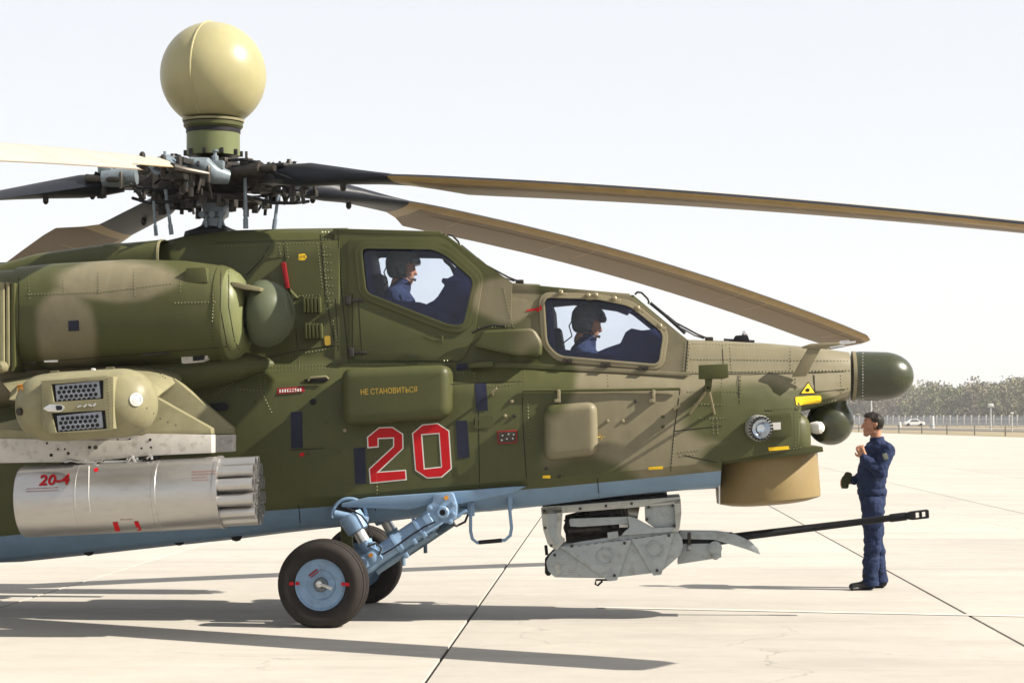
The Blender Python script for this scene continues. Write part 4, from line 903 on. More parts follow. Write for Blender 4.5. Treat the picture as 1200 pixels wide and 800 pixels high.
    for r_, s_ in ((1.05, 0), (1.45, .0), (.95, .1)):
        lathe(bm, hp(az, r_, bladez(r_, az)-.11, s_), (0, 0, 1), [(0, .012), (.02, .026), (.05, .026), (.15, .026), (.175, .024), (.19, .012)], 10); obj('cuff_bolt', bm, m_dark, hub); bm = bmesh.new()
    bm.free()
# big grey actuators seen at the head
for pts, r_ in (([(104, 211, .35), (119, 209, .35), (121, 209, .36), (141, 208, .36), (160, 206.5, .36)], [.03, .03, .075, .08, .075]), ([(222, 192, .62), (240, 196, .62), (252, 205, .6), (268, 208, .55)], [.06, .09, .085, .06])):
    bm = bmesh.new(); tube(bm, [L(*p) for p in pts], r_, 14)
    p0 = L(*pts[2]); box(bm, p0+Vector((.02, 0, .08)), (.12, .09, .08), bev=.012); lathe(bm, p0+Vector((.0, 0, .1)), (0, 0, 1), [(0, .03), (.06, .03), (.07, .015), (.1, .015), (.1, .03), (.115, .03)], 10)
    obj('servo_actuator', bm, mat('light_hydraulic_paint', (.15, .18, .20), .35, .2, .2, 16, dirt=.3), hub)
for a_, b_, r_ in (((180, 236, .5), (183, 276, .42), .013), ((194, 222, .45), (201, 275, .4), .015), ((287, 196, .35), (288, 268, .3), .017), ((326, 228, .2), (321, 269, .2), .015), ((232, 225, .3), (231, 240, .3), .02)):
    bm = bmesh.new(); A, B = L(*a_), L(*b_); tube(bm, [A, B], r_, 8); tube(bm, [B+(A-B).normalized()*.09, B], r_*1.35, 8); obj('control_rod', bm, m_hubgrey, hub)
for px, py, w_ in ((193, 184, .2), (206, 181, .1), (345, 190, .2), (362, 192, .2), (302, 190, .3), (320, 192, .3), (262, 195, .4)):
    bm = bmesh.new(); lathe(bm, L(px, py+6, w_), (0, 0, 1), [(-.03, .03), (0, .03), (.02, .016), (.045, .016), (.045, .026), (.055, .001)], 10); obj('hub_fitting', bm, m_dark, hub)
for pts in ([(268, 188, .4), (285, 187, .5), (305, 191, .5), (318, 200, .4)], [(272, 195, .45), (296, 197, .5), (312, 196, .5), (322, 205, .45)], [(298, 232, .4), (320, 238, .45), (345, 238, .4), (362, 236, .3)], [(155, 232, .4), (175, 238, .45), (205, 236, .5), (225, 234, .4)], [(330, 205, .3), (336, 214, .35), (337, 225, .3)]):
    bm = bmesh.new(); P = [L(*p) for p in pts]; tube(bm, P, .014, 8); obj('hydraulic_hose', bm, m_black, hub)

# ------------------------------------------------------------------ undercarriage
WW = 1.12; wc = L(376, 686, WW+.14); WR = .375; wcz = .352
wc = Vector((wc.x, -WW, wcz))
bm = bmesh.new(); prof = [(-.07, .205), (-.115, .215), (-.145, .25), (-.158, .295), (-.145, .335), (-.106, .362), (-.104, .352), (-.094, .352), (-.092, .366), (-.052, .371), (-.048, .359), (-.038, .359), (-.034, .3735), (-.006, WR), (-.004, .362), (.004, .362), (.006, WR), (.034, .3735), (.038, .359), (.048, .359), (.052, .371), (.092, .366), (.094, .352), (.104, .352), (.106, .362), (.145, .335), (.158, .295), (.145, .25), (.115, .215), (.07, .205)]
lathe(bm, wc, (0, 1, 0), prof, 72, False)
for v in bm.verts:
    if v.co.z < .006: v.co.y = -WW+(v.co.y+WW)*1.06; v.co.z = .0
    elif v.co.z < .10: v.co.y = -WW+(v.co.y+WW)*(1+.06*(1-v.co.z/.1))
tyre_m = bm
bm = bmesh.new(); lathe(bm, wc, (0, 1, 0), [(-.105, .001), (-.105, .05), (-.085, .06), (-.085, .115), (-.095, .13), (-.098, .19), (-.112, .205), (-.118, .212), (-.10, .216), (-.05, .19), (.05, .19), (.10, .216), (.11, .205), (.09, .18), (.06, .15), (.06, .001)], 64)
wheel = obj('main_wheel', bm, m_bluemetal, heli, 30)
obj('tyre', tyre_m, m_tyre, wheel, 50)
bm = bmesh.new(); lathe(bm, wc+Vector((0, -.10, 0)), (0, -1, 0), [(-.02, .062), (.012, .058), (.02, .05), (.02, .03), (.05, .028), (.05, .001)], 24)
for k in range(0): a = k*45; lathe(bm, wc+Vector((.075*math.cos(R(a)), -.085, .075*math.sin(R(a)))), (0, -1, 0), [(0, .011), (.014, .011), (.014, .001)], 6)
obj('hub_cap', bm, mat('hub_cap_metal', (.12, .14, .15), .35, .5, .2, 20), wheel)
bm = bmesh.new(); p_ = wc+Vector((0, -.145, .01)); tube(bm, [p_, p_+Vector((.05, -.02, -.012)), p_+Vector((.115, -.03, -.035))], [.016, .012, .015], 8); lathe(bm, p_, (0, -1, 0), [(-.02, .02), (.01, .026), (.02, .001)], 12); obj('wheel_lever', bm, m_steel, wheel)
bm = bmesh.new(); p_ = wc+Vector((-.20, -.157, 0))
for s in (-1, 1):
    for r0, r1, y_ in ((.178, .208, -.108), (.218, .262, -.135)):
        c = wc+Vector((s*(r0+r1)/2, y_-.006, .01)); box(bm, c, (r1-r0, .01, .028), bev=.002)
obj('creep_mark', bm, m_red, wheel)
bm = bmesh.new(); box(bm, wc+Vector((-.065, -.099, .10)), (.09, .002, .012), Matrix.Rotation(R(-38), 3, 'Y')); box(bm, wc+Vector((-.05, -.099, .085)), (.085, .002, .008), Matrix.Rotation(R(-38), 3, 'Y')); obj('rim_stencil', bm, mat('faded_red_paint', (), 0), wheel)
# trailing leg, shock absorber, brackets (right side) and their copies on the left
PV = L(519, 600, .84); AX = Vector((wc.x+.02, -.86, wcz+.0))
A2 = L(426, 662, .86)
bm = bmesh.new(); d_ = (A2-PV); tube(bm, [PV, PV+d_*.12, PV+d_*.13, PV+d_*.20, PV+d_*.21, PV+d_*.55, PV+d_*.56, PV+d_*.60, PV+d_*.61, PV+d_*.86, PV+d_*.95, PV+d_*1.05], [.065, .080, .090, .090, .082, .082, .088, .088, .076, .076, .09, .075], 20)
leg = obj('undercarriage_leg', bm, m_bluemetal, heli, 40)
bm = bmesh.new(); tube(bm, [PV+d_*1.0, Vector((wc.x+.08, -.88, wcz+.03)), Vector((wc.x, -.90, wcz))], [.085, .075, .06], 14); tube(bm, [Vector((wc.x, -.88, wcz)), Vector((wc.x, -1.08, wcz))], .05, 14); obj('axle_arm', bm, m_bluemetal, leg)
bm = bmesh.new(); tube(bm, [PV+d_*.1+Vector((.0, .05, -.12)), PV+d_*.85+Vector((0, .05, -.12))], .035, 10); tube(bm, [PV+d_*.5+Vector((0, .05, -.1)), PV+d_*.56+Vector((.04, .03, -.2))], .018, 8); obj('jacking_rod', bm, mat('shaded_gear_paint', (.14, .20, .26), .4, .1, .15, 9, dirt=.4), leg)
bm = bmesh.new(); S0, S1 = L(410, 603, .84), L(437, 652, .87); e_ = S1-S0; tube(bm, [S0, S0+e_*.12, S0+e_*.38, S0+e_*.40], [.10, .105, .095, .07], 18); tube(bm, [S0+e_*.06-Vector((.14, 0, -.03)), S0+e_*.06+Vector((.14, 0, -.03))], .035, 10); sa = obj('shock_strut', bm, m_bluemetal, heli, 40)
bm = bmesh.new(); tube(bm, [S0+e_*.35, S0+e_*.66], .052, 18); obj('strut_piston', bm, m_steel, sa)
bm = bmesh.new(); tube(bm, [S0+e_*.64, S0+e_*.7, S0+e_*.98], [.066, .06, .045], 14); lathe(bm, S1+Vector((0, .09, 0)), (0, -1, 0), [(0, .05), (.18, .05), (.19, .03), (.19, .001)], 16); box(bm, S0+e_*.78+Vector((.04, -.03, 0)), (.06, .05, .1), bev=.01); obj('strut_fork', bm, m_bluemetal, sa)
bm = bmesh.new(); box(bm, L(434, 655, .90), (.20, .10, .12), Matrix.Rotation(R(-35), 3, 'Y'), .02); lathe(bm, L(427, 659, .92), (0, -1, 0), [(0, .05), (.04, .05), (.05, .035), (.05, .001)], 18); obj('leg_clevis', bm, m_bluemetal, leg)
bm = bmesh.new(); prism(bm, rcorner([(508, 579), (530, 577), (535, 592), (534, 607), (526, 613), (508, 611), (500, 601), (500, 592), (507, 589)], 3), .90, .62, bev=.01); lathe(bm, L(519, 600, .90), (0, -1, 0), [(0, .055), (.02, .055), (.03, .045), (.03, .026)], 24, False); br_ = obj('leg_bracket', bm, m_bluemetal, heli)
bm = bmesh.new(); lathe(bm, L(519, 600, .915), (0, -1, 0), [(0, .035), (.012, .035), (.012, .001)], 20); obj('pivot_bore', bm, m_black, br_)
bm = bmesh.new()
for px, py in ((504, 595), (531, 590), (531, 602), (528, 611)): lathe(bm, L(px, py, .90), (0, -1, 0), [(0, .022), (.015, .022), (.02, .012), (.02, .001)], 10)
obj('bracket_bolt', bm, m_bluemetal, br_)
bm = bmesh.new(); prism(bm, [(400, 589.5), (430, 582.5), (512, 577), (600, 570), (617, 569.5), (600, 577), (560, 586), (540, 590), (500, 592), (480, 597), (430, 595), (400, 594)], .79, .55, bev=.012); obj('leg_fairing', bm, m_blue, heli, mirror=True)
bm = bmesh.new(); ringp = [L(409.5+19.5*math.cos(R(a)), 599+14*math.sin(R(a))-2, .715) for a in range(-12, 205, 12)]
ringp = [L(409.5+20*math.cos(R(a)), 604-20*math.sin(R(a)), .765) for a in range(-5, 190, 12)]
tube(bm, ringp, .016, 8); wr = obj('strut_well_rim', bm, m_bluemetal, heli, mirror=True)
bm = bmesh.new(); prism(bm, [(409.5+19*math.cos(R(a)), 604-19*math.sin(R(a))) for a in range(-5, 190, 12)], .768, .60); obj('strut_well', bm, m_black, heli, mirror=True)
bm = bmesh.new(); prism(bm, [(399, 612), (411, 610), (413, 640), (424, 672), (408, 674), (400, 645)], -.02, -.10, bev=.01); obj('mud_guard', bm, m_green, heli)
for px, py, r_ in ((470, 581, .0), (530, 581, 0)): pass
for px, py in ((434.5, 650), (523, 583)):
    h2 = L(px, py, .985 if px < 500 else .905); bm = bmesh.new(); box(bm, h2, (.035, .004, .03), Matrix.Rotation(R(-30), 3, 'Y')); obj('orange_patch', bm, m_cover, heli)
wire('brake_hose', [(526, 612, .8), (535, 616, .78), (545, 611, .7), (549, 601, .6)], .8, .010, m_black)
wire('brake_hose', [(519, 612, .92), (500, 624, .96), (470, 636, .97), (448, 648, .96), (434, 640, .93)], .9, .009, m_bluemetal)
for nm in ('main_wheel', 'undercarriage_leg', 'shock_strut', 'leg_bracket'): copy_mirror(bpy.data.objects[nm])
for w_o in [o for o in heli.children if o.name.startswith('main_wheel')]:
    s_ = -1 if w_o.scale.y > 0 else 1; pv_ = Vector((wc.x, s_*WW, 0))
    w_o.matrix_basis = Matrix.Translation(pv_) @ Matrix.Rotation(R(-5), 4, 'Z') @ Matrix.Translation(-pv_) @ Matrix.Diagonal((1, -s_, 1, 1))
# boarding stirrup
for s in (0,):
    bm = bmesh.new(); ps = [(551.5, 592), (551.5, 622), (553.5, 631), (559, 635.5), (592, 632.5), (598, 627), (599.5, 618), (597, 594), (596, 580)]; tube(bm, [L(p[0], p[1], .62) for p in ps], .014, 8); stp = obj('stirrup_step', bm, m_bluemetal, heli)
bm = bmesh.new(); tube(bm, [L(561, 635.2, .62), L(588, 632.8, .62)], .018, 8); obj('step_grip', bm, m_black, stp)
bm = bmesh.new(); box(bm, L(552, 596, .60), (.06, .06, .12), bev=.01); obj('step_mount', bm, m_bluemetal, stp); bm = bmesh.new(); box(bm, L(598, 588, .60), (.04, .06, .14), bev=.01); obj('step_mount', bm, m_bluemetal, stp); bm = bmesh.new(); box(bm, L(543, 598, .55), (.12, .06, .05), bev=.01); obj('step_mount', bm, m_bluemetal, stp)
# small belly fittings
for px, py in ((104, 645), (210, 633), (277, 628)):
    bm = bmesh.new(); lathe(bm, L(px, py, .42), (0, 0, -1), [(-.05, .05), (.01, .05), (.035, .035), (.045, .001)], 14); obj('belly_drain', bm, m_black, heli)
bm = bmesh.new(); prism(bm, [(-20, 655), (45, 650), (50, 647), (-20, 651)], .4, -.4, bev=.01); prism(bm, [(115, 645), (140, 642), (145, 638), (115, 641)], .4, -.4, bev=.01); prism(bm, [(293, 626), (320, 624), (322, 621), (293, 623)], .3, -.3, bev=.01); obj('belly_strake', bm, m_dark, heli)

# ------------------------------------------------------------------ gun turret
def tp(name, poly, w1, w0, m, parent=None, bev=.006, h=(), rc=0):
    bm = bmesh.new(); prism(bm, rcorner(poly, rc) if rc else poly, w1, w0, h, bev=bev); return obj(name, bm, m, parent or heli)
tur = tp('gun_turret', [(634.5, 594), (797, 581.5), (798, 590), (635, 603)], .34, -.34, m_gunlight)
tp('mounting_plate', [(640, 591), (782, 579), (782, 583), (640, 595)], .30, -.30, m_black, tur)
def cpt(x, y): return (620+x/5, 570+y/5)
for s in (0, 1):
    a_, b_ = (.34, .28) if s == 0 else (-.28, -.34)
    tp('yoke_side', [cpt(*p) for p in [(68, 118), (190, 110), (195, 155), (185, 290), (215, 310), (160, 375), (110, 340), (82, 250)]], a_, b_, m_gunlight, tur, .008, rc=3)
    tp('yoke_side', [cpt(*p) for p in [(680, 105), (888, 70), (893, 150), (885, 225), (878, 262), (830, 262), (860, 240), (850, 90), (680, 106)]], a_, b_, m_gunlight, tur, .006)
tp('yoke_inset', [cpt(*p) for p in [(110, 160), (165, 155), (170, 180), (160, 290), (190, 320), (160, 350), (120, 290)]], .345, .30, m_gun, tur, .01, rc=3)
tp('ammunition_panel', [cpt(*p) for p in [(676, 103), (850, 90), (862, 240), (740, 246), (680, 200)]], .30, .26, m_gun, tur, .006)
tp('ammunition_panel', [cpt(*p) for p in [(676, 103), (850, 90), (862, 240), (740, 246), (680, 200)]], -.26, -.30, m_gun, tur, .006)
low = tp('cradle_plate', [cpt(*p) for p in [(185, 345), (300, 322), (450, 300), (700, 268), (860, 250), (895, 300), (903, 350), (885, 400), (830, 450), (770, 500), (470, 535), (270, 533), (150, 530), (110, 490), (100, 440), (125, 395), (160, 365)]], .30, .24, m_gun, heli, .008, rc=2)
low2 = copy_mirror(low)
for i_, poly in enumerate(([(180, 352), (250, 345), (600, 310), (515, 548), (468, 553)], [(598, 306), (640, 303), (850, 270), (775, 515), (728, 520)])):
    q = tp('cradle_rib', [cpt(*p) for p in poly], .325, .29, m_gun, low, .006, rc=1.2)
for cx_, cy_ in ((447, 408), (735, 368)):
    bm = bmesh.new(); c_ = cpt(cx_, cy_); lathe(bm, L(c_[0], c_[1], .325), (0, -1, 0), [(-.002, .075), (.012, .072), (.012, .062), (.002, .058), (.002, .001)], 28); obj('cradle_boss', bm, m_gun, low)
SK_ = SURF[:]; SURF.clear(); reg(low); [reg(c_) for c_ in low.children if c_.name.startswith('cradle_rib')]
bm = bmesh.new()
for k in range(13):
    x_ = 240+k*47; y_ = 352-(x_-240)*.135; decal(bm, [[cpt(x_, y_), cpt(x_+20, y_-2.7), cpt(x_+20, y_+.8), cpt(x_, y_+3.5)]], .003)
obj('cradle_slots', bm, m_dark, low, stuff=True)
bm = bmesh.new()
for (x_, y_, n_) in ((180, 408, 5), (140, 425, 14), (200, 465, 16), (190, 478, 22), (205, 490, 20), (200, 503, 18), (172, 497, 3)):
    for k in range(n_):
        if rnd.random() < .75: decal(bm, [[cpt(x_+k*6, y_), cpt(x_+k*6+rnd.uniform(2, 5), y_), cpt(x_+k*6+4, y_+5), cpt(x_+k*6, y_+5)]], .003)
obj('worn_white_stencil', bm, mat('worn_stencil_white', (.42, .42, .40), .6), low, stuff=True)
bm = bmesh.new()
for (x_, y_) in ((165, 468), (172, 497)): decal(bm, [[(cpt(x_, y_)[0]+3.2*math.cos(a_*.7), cpt(x_, y_)[1]+3.2*math.sin(a_*.7)) for a_ in range(9)]], .003)
obj('stencil_spot', bm, m_gunlight, low, stuff=True)
SURF[:] = SK_; _bvh[0] = None
tp('cradle_edge', [cpt(*p) for p in [(852, 268), (868, 262), (900, 320), (895, 350), (782, 510), (772, 505)]], .335, .30, mat('bright_edge_paint', (.5, .5, .48), .35, .1, .1), low, .003) if False else None
tp('ammunition_chute', [cpt(*p) for p in [(580, 172), (625, 185), (730, 242), (860, 235), (858, 262), (540, 285), (560, 262), (588, 240)]], .335, .27, m_gun, low, .006, rc=1)
tp('cradle_rail', [cpt(*p) for p in [(235, 195), (240, 188), (590, 175), (592, 215), (300, 235), (240, 232)]], .30, .20, m_gun, low, .006, rc=1)
tp('latch_plate', [cpt(*p) for p in [(458, 268), (520, 260), (525, 298), (462, 310)]], .335, .30, m_gun, low, .004)
# the gun body inside the yoke
bm = bmesh.new(); tube(bm, [L(*cpt(215, 250), 0), L(*cpt(560, 235), 0)], .12, 16); tube(bm, [L(*cpt(330, 165), .1), L(*cpt(420, 145), .1), L(*cpt(560, 150), .1)], [.05, .085, .08], 12); box(bm, L(*cpt(480, 205), 0), (.35, .2, .16), bev=.02); box(bm, L(*cpt(545, 150), .15), (.05, .08, .13), bev=.01)
gun = obj('autocannon', bm, m_dark, heli, 40)
bm = bmesh.new(); tube(bm, [L(*cpt(560, 150), .1), L(*cpt(640, 165), .1)], [.09, .10], 16); obj('feed_drum', bm, mat('feed_drum_metal', (.30, .28, .24), .35, .6, .2, 14), gun)
for pts in ([(205, 200), (225, 190), (250, 180), (295, 148)], [(215, 210), (205, 240), (215, 270)], [(225, 210), (235, 260), (250, 290)], [(470, 230), (470, 250), (500, 250), (500, 232)]):
    wire('gun_cable', [(*cpt(*p), .22) for p in pts], .2, .008, m_black, gun)
bm = bmesh.new(); box(bm, L(*cpt(555, 228), .26), (.08, .03, .03), bev=.005); obj('cable_clip', bm, m_purewhite, gun)
tp('rear_damper', [cpt(*p) for p in [(92, 420), (125, 385), (150, 365), (120, 480), (125, 520), (105, 522), (92, 505)]], .18, -.18, m_black, gun, .006)
wire('rear_damper_rod', [(*cpt(98, 342), .15), (*cpt(104, 400), .15)], .1, .014, m_black, gun)
wire('charging_loop', [(*cpt(470, 545), .2), (*cpt(392, 545), .2), (*cpt(388, 570), .2), (*cpt(402, 578), .2), (*cpt(430, 552), .2)], .2, .009, m_black, gun)
# barrel shield and support
bm = bmesh.new(); prism(bm, [(794, 627), (797, 622.5), (840, 623), (862, 626), (878, 633), (888, 642), (891, 649.5), (874, 643), (856, 637.5), (836, 632), (797, 631)], .13, -.13, bev=.01); sh = obj('blast_shield', bm, m_gun, low, 40)
tp('barrel_trough', [cpt(*p) for p in [(880, 335), (1125, 330), (1127, 415), (870, 455)]], .12, -.12, m_gun, low, .008)
bm = bmesh.new(); prism(bm, [cpt(*p) for p in [(900, 300), (1000, 300), (1100, 318), (1135, 340), (900, 342)]], .09, -.09, bev=.01); obj('barrel_sleeve', bm, m_black, gun)
for x_, y_, r_ in ((1090, 358, .05), (1092, 405, .028), (940, 355, .02)): bm = bmesh.new(); lathe(bm, L(*cpt(x_, y_), .12), (0, -1, 0), [(-.01, r_*1.2), (.02, r_*1.2), (.03, r_*.7), (.03, .001)], 16); obj('trough_fastener', bm, m_gun, low)
bm = bmesh.new(); box(bm, L(*cpt(938, 320), .12), (.03, .03, .16), bev=.004); obj('trough_clamp', bm, m_brownsteel, low)
B0, B1 = L(858, 629.5, 0), L(1062, 604.5, 0); d_ = B1-B0
bm = bmesh.new(); tube(bm, [L(800, 636.5, 0), B0, B0+d_*.01, B0+d_*.9, B0+d_*.91, B1], [.055, .05, .037, .028, .036, .036], 20); obj('gun_barrel', bm, m_black, gun, 40)
mz = [(1062, 601), (1068, 599.2), (1087, 596.8), (1088.5, 597.5), (1089, 606), (1088, 607), (1070, 609), (1062, 608.2)]
h1 = [(1073, 600.5), (1078, 599.8), (1078.5, 606.3), (1073.5, 607)]; h2 = [(1080.5, 599.6), (1085.5, 599), (1086, 605.2), (1081, 605.9)]
bm = bmesh.new(); prism(bm, mz, .045, -.045, [h1, h2], bev=.003); obj('muzzle_brake', bm, m_black, gun)

# ================================================================== THE ROCKET PODS
def rocket_pod(side):
    s = 1 if side > 0 else -1
    a, b = L(26, 588, 2.0), L(261, 576.5, 2.0); a = Vector((a.x, -1.96*s, a.z)); b = Vector((b.x, -1.96*s, b.z)); ax = (b-a).normalized(); ln = (b-a).length; r = .283
    root = thing('rocket_pod', 'silver rocket pod marked 20-4 hanging under the near stub wing' if s > 0 else 'silver rocket pod hanging under the far stub wing, hidden behind the fuselage', 'rocket pod', off=(a+b)/2)
    bm = bmesh.new(); lathe(bm, a, ax, [(.012, .2), (0, r*.93), (.004, r*.975), (.03, r), (ln*.300, r), (ln*.302, r*1.006), (ln*.308, r*1.006), (ln*.310, r), (ln*.68, r), (ln*.682, r*1.008), (ln*.70, r*1.008), (ln*.702, r), (ln-.03, r), (ln-.028, r*1.02), (ln, r*1.02), (ln, r*.93), (ln-.01, .01)], 56)
    body = obj('pod_body', bm, m_alu, root, 25)
    x, y = basis(ax)
    n = 0
    for rr_, k_ in ((r*.80, 12), (r*.42, 6), (0, 1)):
        for k in range(k_):
            t = 2*math.pi*(k+.5)/k_; c = b-ax*.03+(x*math.cos(t)+y*math.sin(t))*rr_
            bm = bmesh.new(); lathe(bm, c, ax, [(0, .051), (.31, .051), (.31, .043), (.12, .043), (.12, .001)], 18, False); obj('launch_tube', bm, m_alu, root, 30)
            bm = bmesh.new(); lathe(bm, c, ax, [(.28, .001), (.24, .042), (.245, .03), (.26, .012), (.27, .001)], 12, False); obj('tube_breech', bm, m_dark, root)
    bm = bmesh.new()
    for t in (.35, .55):
        box(bm, a+ax*ln*t+Vector((0, 0, r+.01)), (.10, .07, .05), bev=.01)
    box(bm, a+ax*ln*.45+Vector((0, 0, r+.0)), (.5, .09, .03), bev=.008)
    obj('suspension_lug', bm, m_steel, root)
    return root, body, a, b, r
rp1, body, pa, pb_, pr = rocket_pod(1); rocket_pod(-1)
keep = SURF[:]; SURF.clear(); reg(body)
def pmark(name, m, items, off=.003):
    bm = bmesh.new()
    for it in items: decal(bm, [it], off)
    return obj(name, bm, m, rp1)
bm = bmesh.new(); text_decal(bm, '20-4', 45.5, 569, 37, 12.5, -2.5, .006, shear=.22, bold=.025); obj('pod_number', bm, m_red, rp1)
pmark('red_stripe', m_red, [[(132, 611.5), (138, 611), (141, 621.5), (135, 622)]]); pmark('red_stripe', m_red, [[(157, 610.5), (162, 610), (166, 620.5), (161, 621.5)]]); pmark('red_stripe', m_red, [[(110, 549), (115, 548), (115, 552), (111, 553)]])
def scribble(x, y, w, n, ang=-2.5):
    bm = bmesh.new()
    for k in range(n):
        q = x
        while q < x+w:
            ww = rnd.uniform(.6, 1.5); yy = y+k*3.2+math.tan(R(ang))*(q-x); decal(bm, [[(q, yy), (q+ww, yy), (q+ww, yy+1.1), (q, yy+1.1)]], .003); q += ww+rnd.uniform(.5, 1.3)
    obj('small_red_stencil', bm, mat('stencil_red_brown', (.22, .09, .07), .5), rp1)
scribble(31, 572, 37, 2); scribble(225, 552, 28, 2); scribble(225, 559, 18, 2); scribble(141, 608, 13, 1)
bm = bmesh.new()
for px in (104.5,): seam(bm, [(px, 546), (px-.5, 580), (px+2, 600)], .008, .003)
obj('body_seam', bm, m_purewhite, rp1, keepnormals=True)
SURF[:] = keep; _bvh[0] = None

# ================================================================== PEOPLE
m_skin = mat('skin', (.34, .17, .105), .5, 0, .12, 20, .05, 90)
m_hair = mat('dark_hair', (.016, .012, .010), .5, 0, .3, 40, .4, 60)
m_suit = mat('navy_coverall_cloth', (.013, .021, .054), .85, 0, .18, 18, .35, 55, stretch=(1, 1, .5))
m_boot = mat('black_leather', (.012, .011, .011), .35, 0, .2, 20, .1, 60)
m_helm = mat('grey_green_helmet', (.050, .060, .055), .32, 0, .15, 12)
m_olive = mat('olive_cloth', (.035, .040, .018), .8, 0, .2, 20, .3, 60)
m_eye = mat('eye', (.03, .02, .018), .2)
def capd(p, a, b, ra, rb):
    ab = b-a; t = max(0, min(1, (p-a).dot(ab)/max(ab.dot(ab), 1e-9))); return (p-(a+ab*t)).length-(ra+(rb-ra)*t)
def figure(name, prims, mats, parent, voxel=.008, smooth=4, fold=None):
    """one continuous skin over tapered limbs: prims = (a, b, ra, rb, material, (sx,sy,sz) squash about the middle)"""
    bm = bmesh.new()
    for a, b, ra, rb, mi_, *sq in prims:
        b2 = bmesh.new(); d = (b-a); ln = d.length; x, y = basis(d if ln > 1e-5 else Vector((0, 0, 1))); dd = d.normalized() if ln > 1e-5 else Vector((0, 0, 1)); rs = []
        for k in range(1, 6): t = math.pi/2*k/5; rs.append((-ra*math.cos(t), ra*math.sin(t)))
        for k in range(0, 5): t = math.pi/2*k/5; rs.append((ln+rb*math.sin(t), rb*math.cos(t)))
        rings_ = [[a+dd*t_+(x*math.cos(2*math.pi*j/16)+y*math.sin(2*math.pi*j/16))*r_ for j in range(16)] for t_, r_ in rs]
        ringloft(b2, rings_, True)
        if sq:
            mid = (a+b)/2
            for v in b2.verts: q = v.co-mid; v.co = mid+Vector((q.x*sq[0][0], q.y*sq[0][1], q.z*sq[0][2]))
        bmesh.ops.recalc_face_normals(b2, faces=b2.faces); merge(bm, b2)
    me = bpy.data.meshes.new(name); bm.to_mesh(me); bm.free()
    o = bpy.data.objects.new(name, me); C.objects.link(o)
    r_ = o.modifiers.new('r', 'REMESH'); r_.mode = 'VOXEL'; r_.voxel_size = voxel
    s_ = o.modifiers.new('s', 'SMOOTH'); s_.factor = .5; s_.iterations = smooth
    me2 = bpy.data.meshes.new_from_object(o.evaluated_get(bpy.context.evaluated_depsgraph_get())); bpy.data.objects.remove(o)
    for m_ in mats: me2.materials.append(m_)
    import numpy as np
    npo = len(me2.polygons); cen = np.empty(npo*3); me2.polygons.foreach_get('center', cen); cen = cen.reshape(-1, 3)
    best = np.full(npo, 9.); mis = np.zeros(npo, dtype=int)
    for a, b, ra, rb, mi_, *sq in prims:
        a_, b_ = np.array(a), np.array(b); cc = cen
        if sq: mid = (a_+b_)/2; cc = mid+(cen-mid)/np.array(sq[0])
        ab = b_-a_; t = np.clip((cc-a_) @ ab/max(float(ab @ ab), 1e-9), 0, 1); e = np.linalg.norm(cc-(a_+t[:, None]*ab), axis=1)-(ra+(rb-ra)*t)
        w_ = e < best; best[w_] = e[w_]; mis[w_] = mi_
    mis = [int(v) for v in mis]
    me2.polygons.foreach_set('material_index', mis)
    cloth = set()
    for p, m_ in zip(me2.polygons, mis):
        if fold and m_ in fold: cloth.update(p.vertices)
    if cloth:
        nv = len(me2.vertices); co = np.empty(nv*3); no = np.empty(nv*3); me2.vertices.foreach_get('co', co); me2.vertices.foreach_get('normal', no)
        for i in cloth:
            x, y, z = co[3*i:3*i+3]
            f_ = (abs(noise.noise(Vector((x*6+z*5, y*6, z*8-x*4))))-.2)*.026+(abs(noise.noise(Vector((x*14-z*9+5, y*14, z*15+x*8))))-.2)*.012
            co[3*i:3*i+3] += no[3*i:3*i+3]*f_
        me2.vertices.foreach_set('co', co)
    for p in me2.polygons: p.use_smooth = True
    o = link_obj(bpy.data.objects.new(name, me2), parent)
    if parent.get('_off'): o.matrix_parent_inverse = Matrix.Translation(-Vector(parent['_off']))
    return o
def headprims(c, f, u, s=1., skin=0):
    """head at c, facing f, up u; s scale"""
    r = u.cross(f).normalized()
    def P(a, b, c_=0.): return c+(f*a+u*b+r*c_)*s
    k = []
    k.append((P(-.022, .030), P(.012, .032), .088*s, .082*s, skin)); k.append((P(.035, -.02), P(.052, -.075), .058*s, .036*s, skin))
    k.append((P(.072, -.094), P(.062, -.094), .024*s, .028*s, skin))                      # chin
    k.append((P(.088, .018), P(.108, -.022), .010*s, .015*s, skin))                        # nose
    k.append((P(.084, -.052, -.012), P(.084, -.052, .012), .013*s, .013*s, skin)); k.append((P(.082, -.066, -.010), P(.082, -.066, .010), .012*s, .012*s, skin))
    for q in (-1, 1):
        k.append((P(.078, .035, .016*q), P(.066, .034, .05*q), .012*s, .012*s, skin)); k.append((P(.058, -.02, .045*q), P(.03, -.03, .058*q), .024*s, .022*s, skin)); k.append((P(.0, -.065, .045*q), P(.06, -.09, .02*q), .018*s, .018*s, skin))
        k.append((P(-.012, .018, .082*q), P(-.010, -.022, .078*q), .016*s, .010*s, skin)); k.append((P(-.02, .02, .088*q), P(-.022, .0, .09*q), .010*s, .009*s, skin))
    k.append((P(-.03, -.05), P(-.042, -.15), .056*s, .058*s, skin))
    return k
def faceparts(c, f, u, parent, s=1.):
    r = u.cross(f).normalized(); bm = bmesh.new()
    for q in (-1, 1):
        lathe(bm, c+(f*.078+u*.016+r*.031*q)*s, f, [(-.006, .002), (-.003, .009), (.004, .009), (.007, .002)], 10)
    e = obj('eye', bm, m_eye, parent); return e
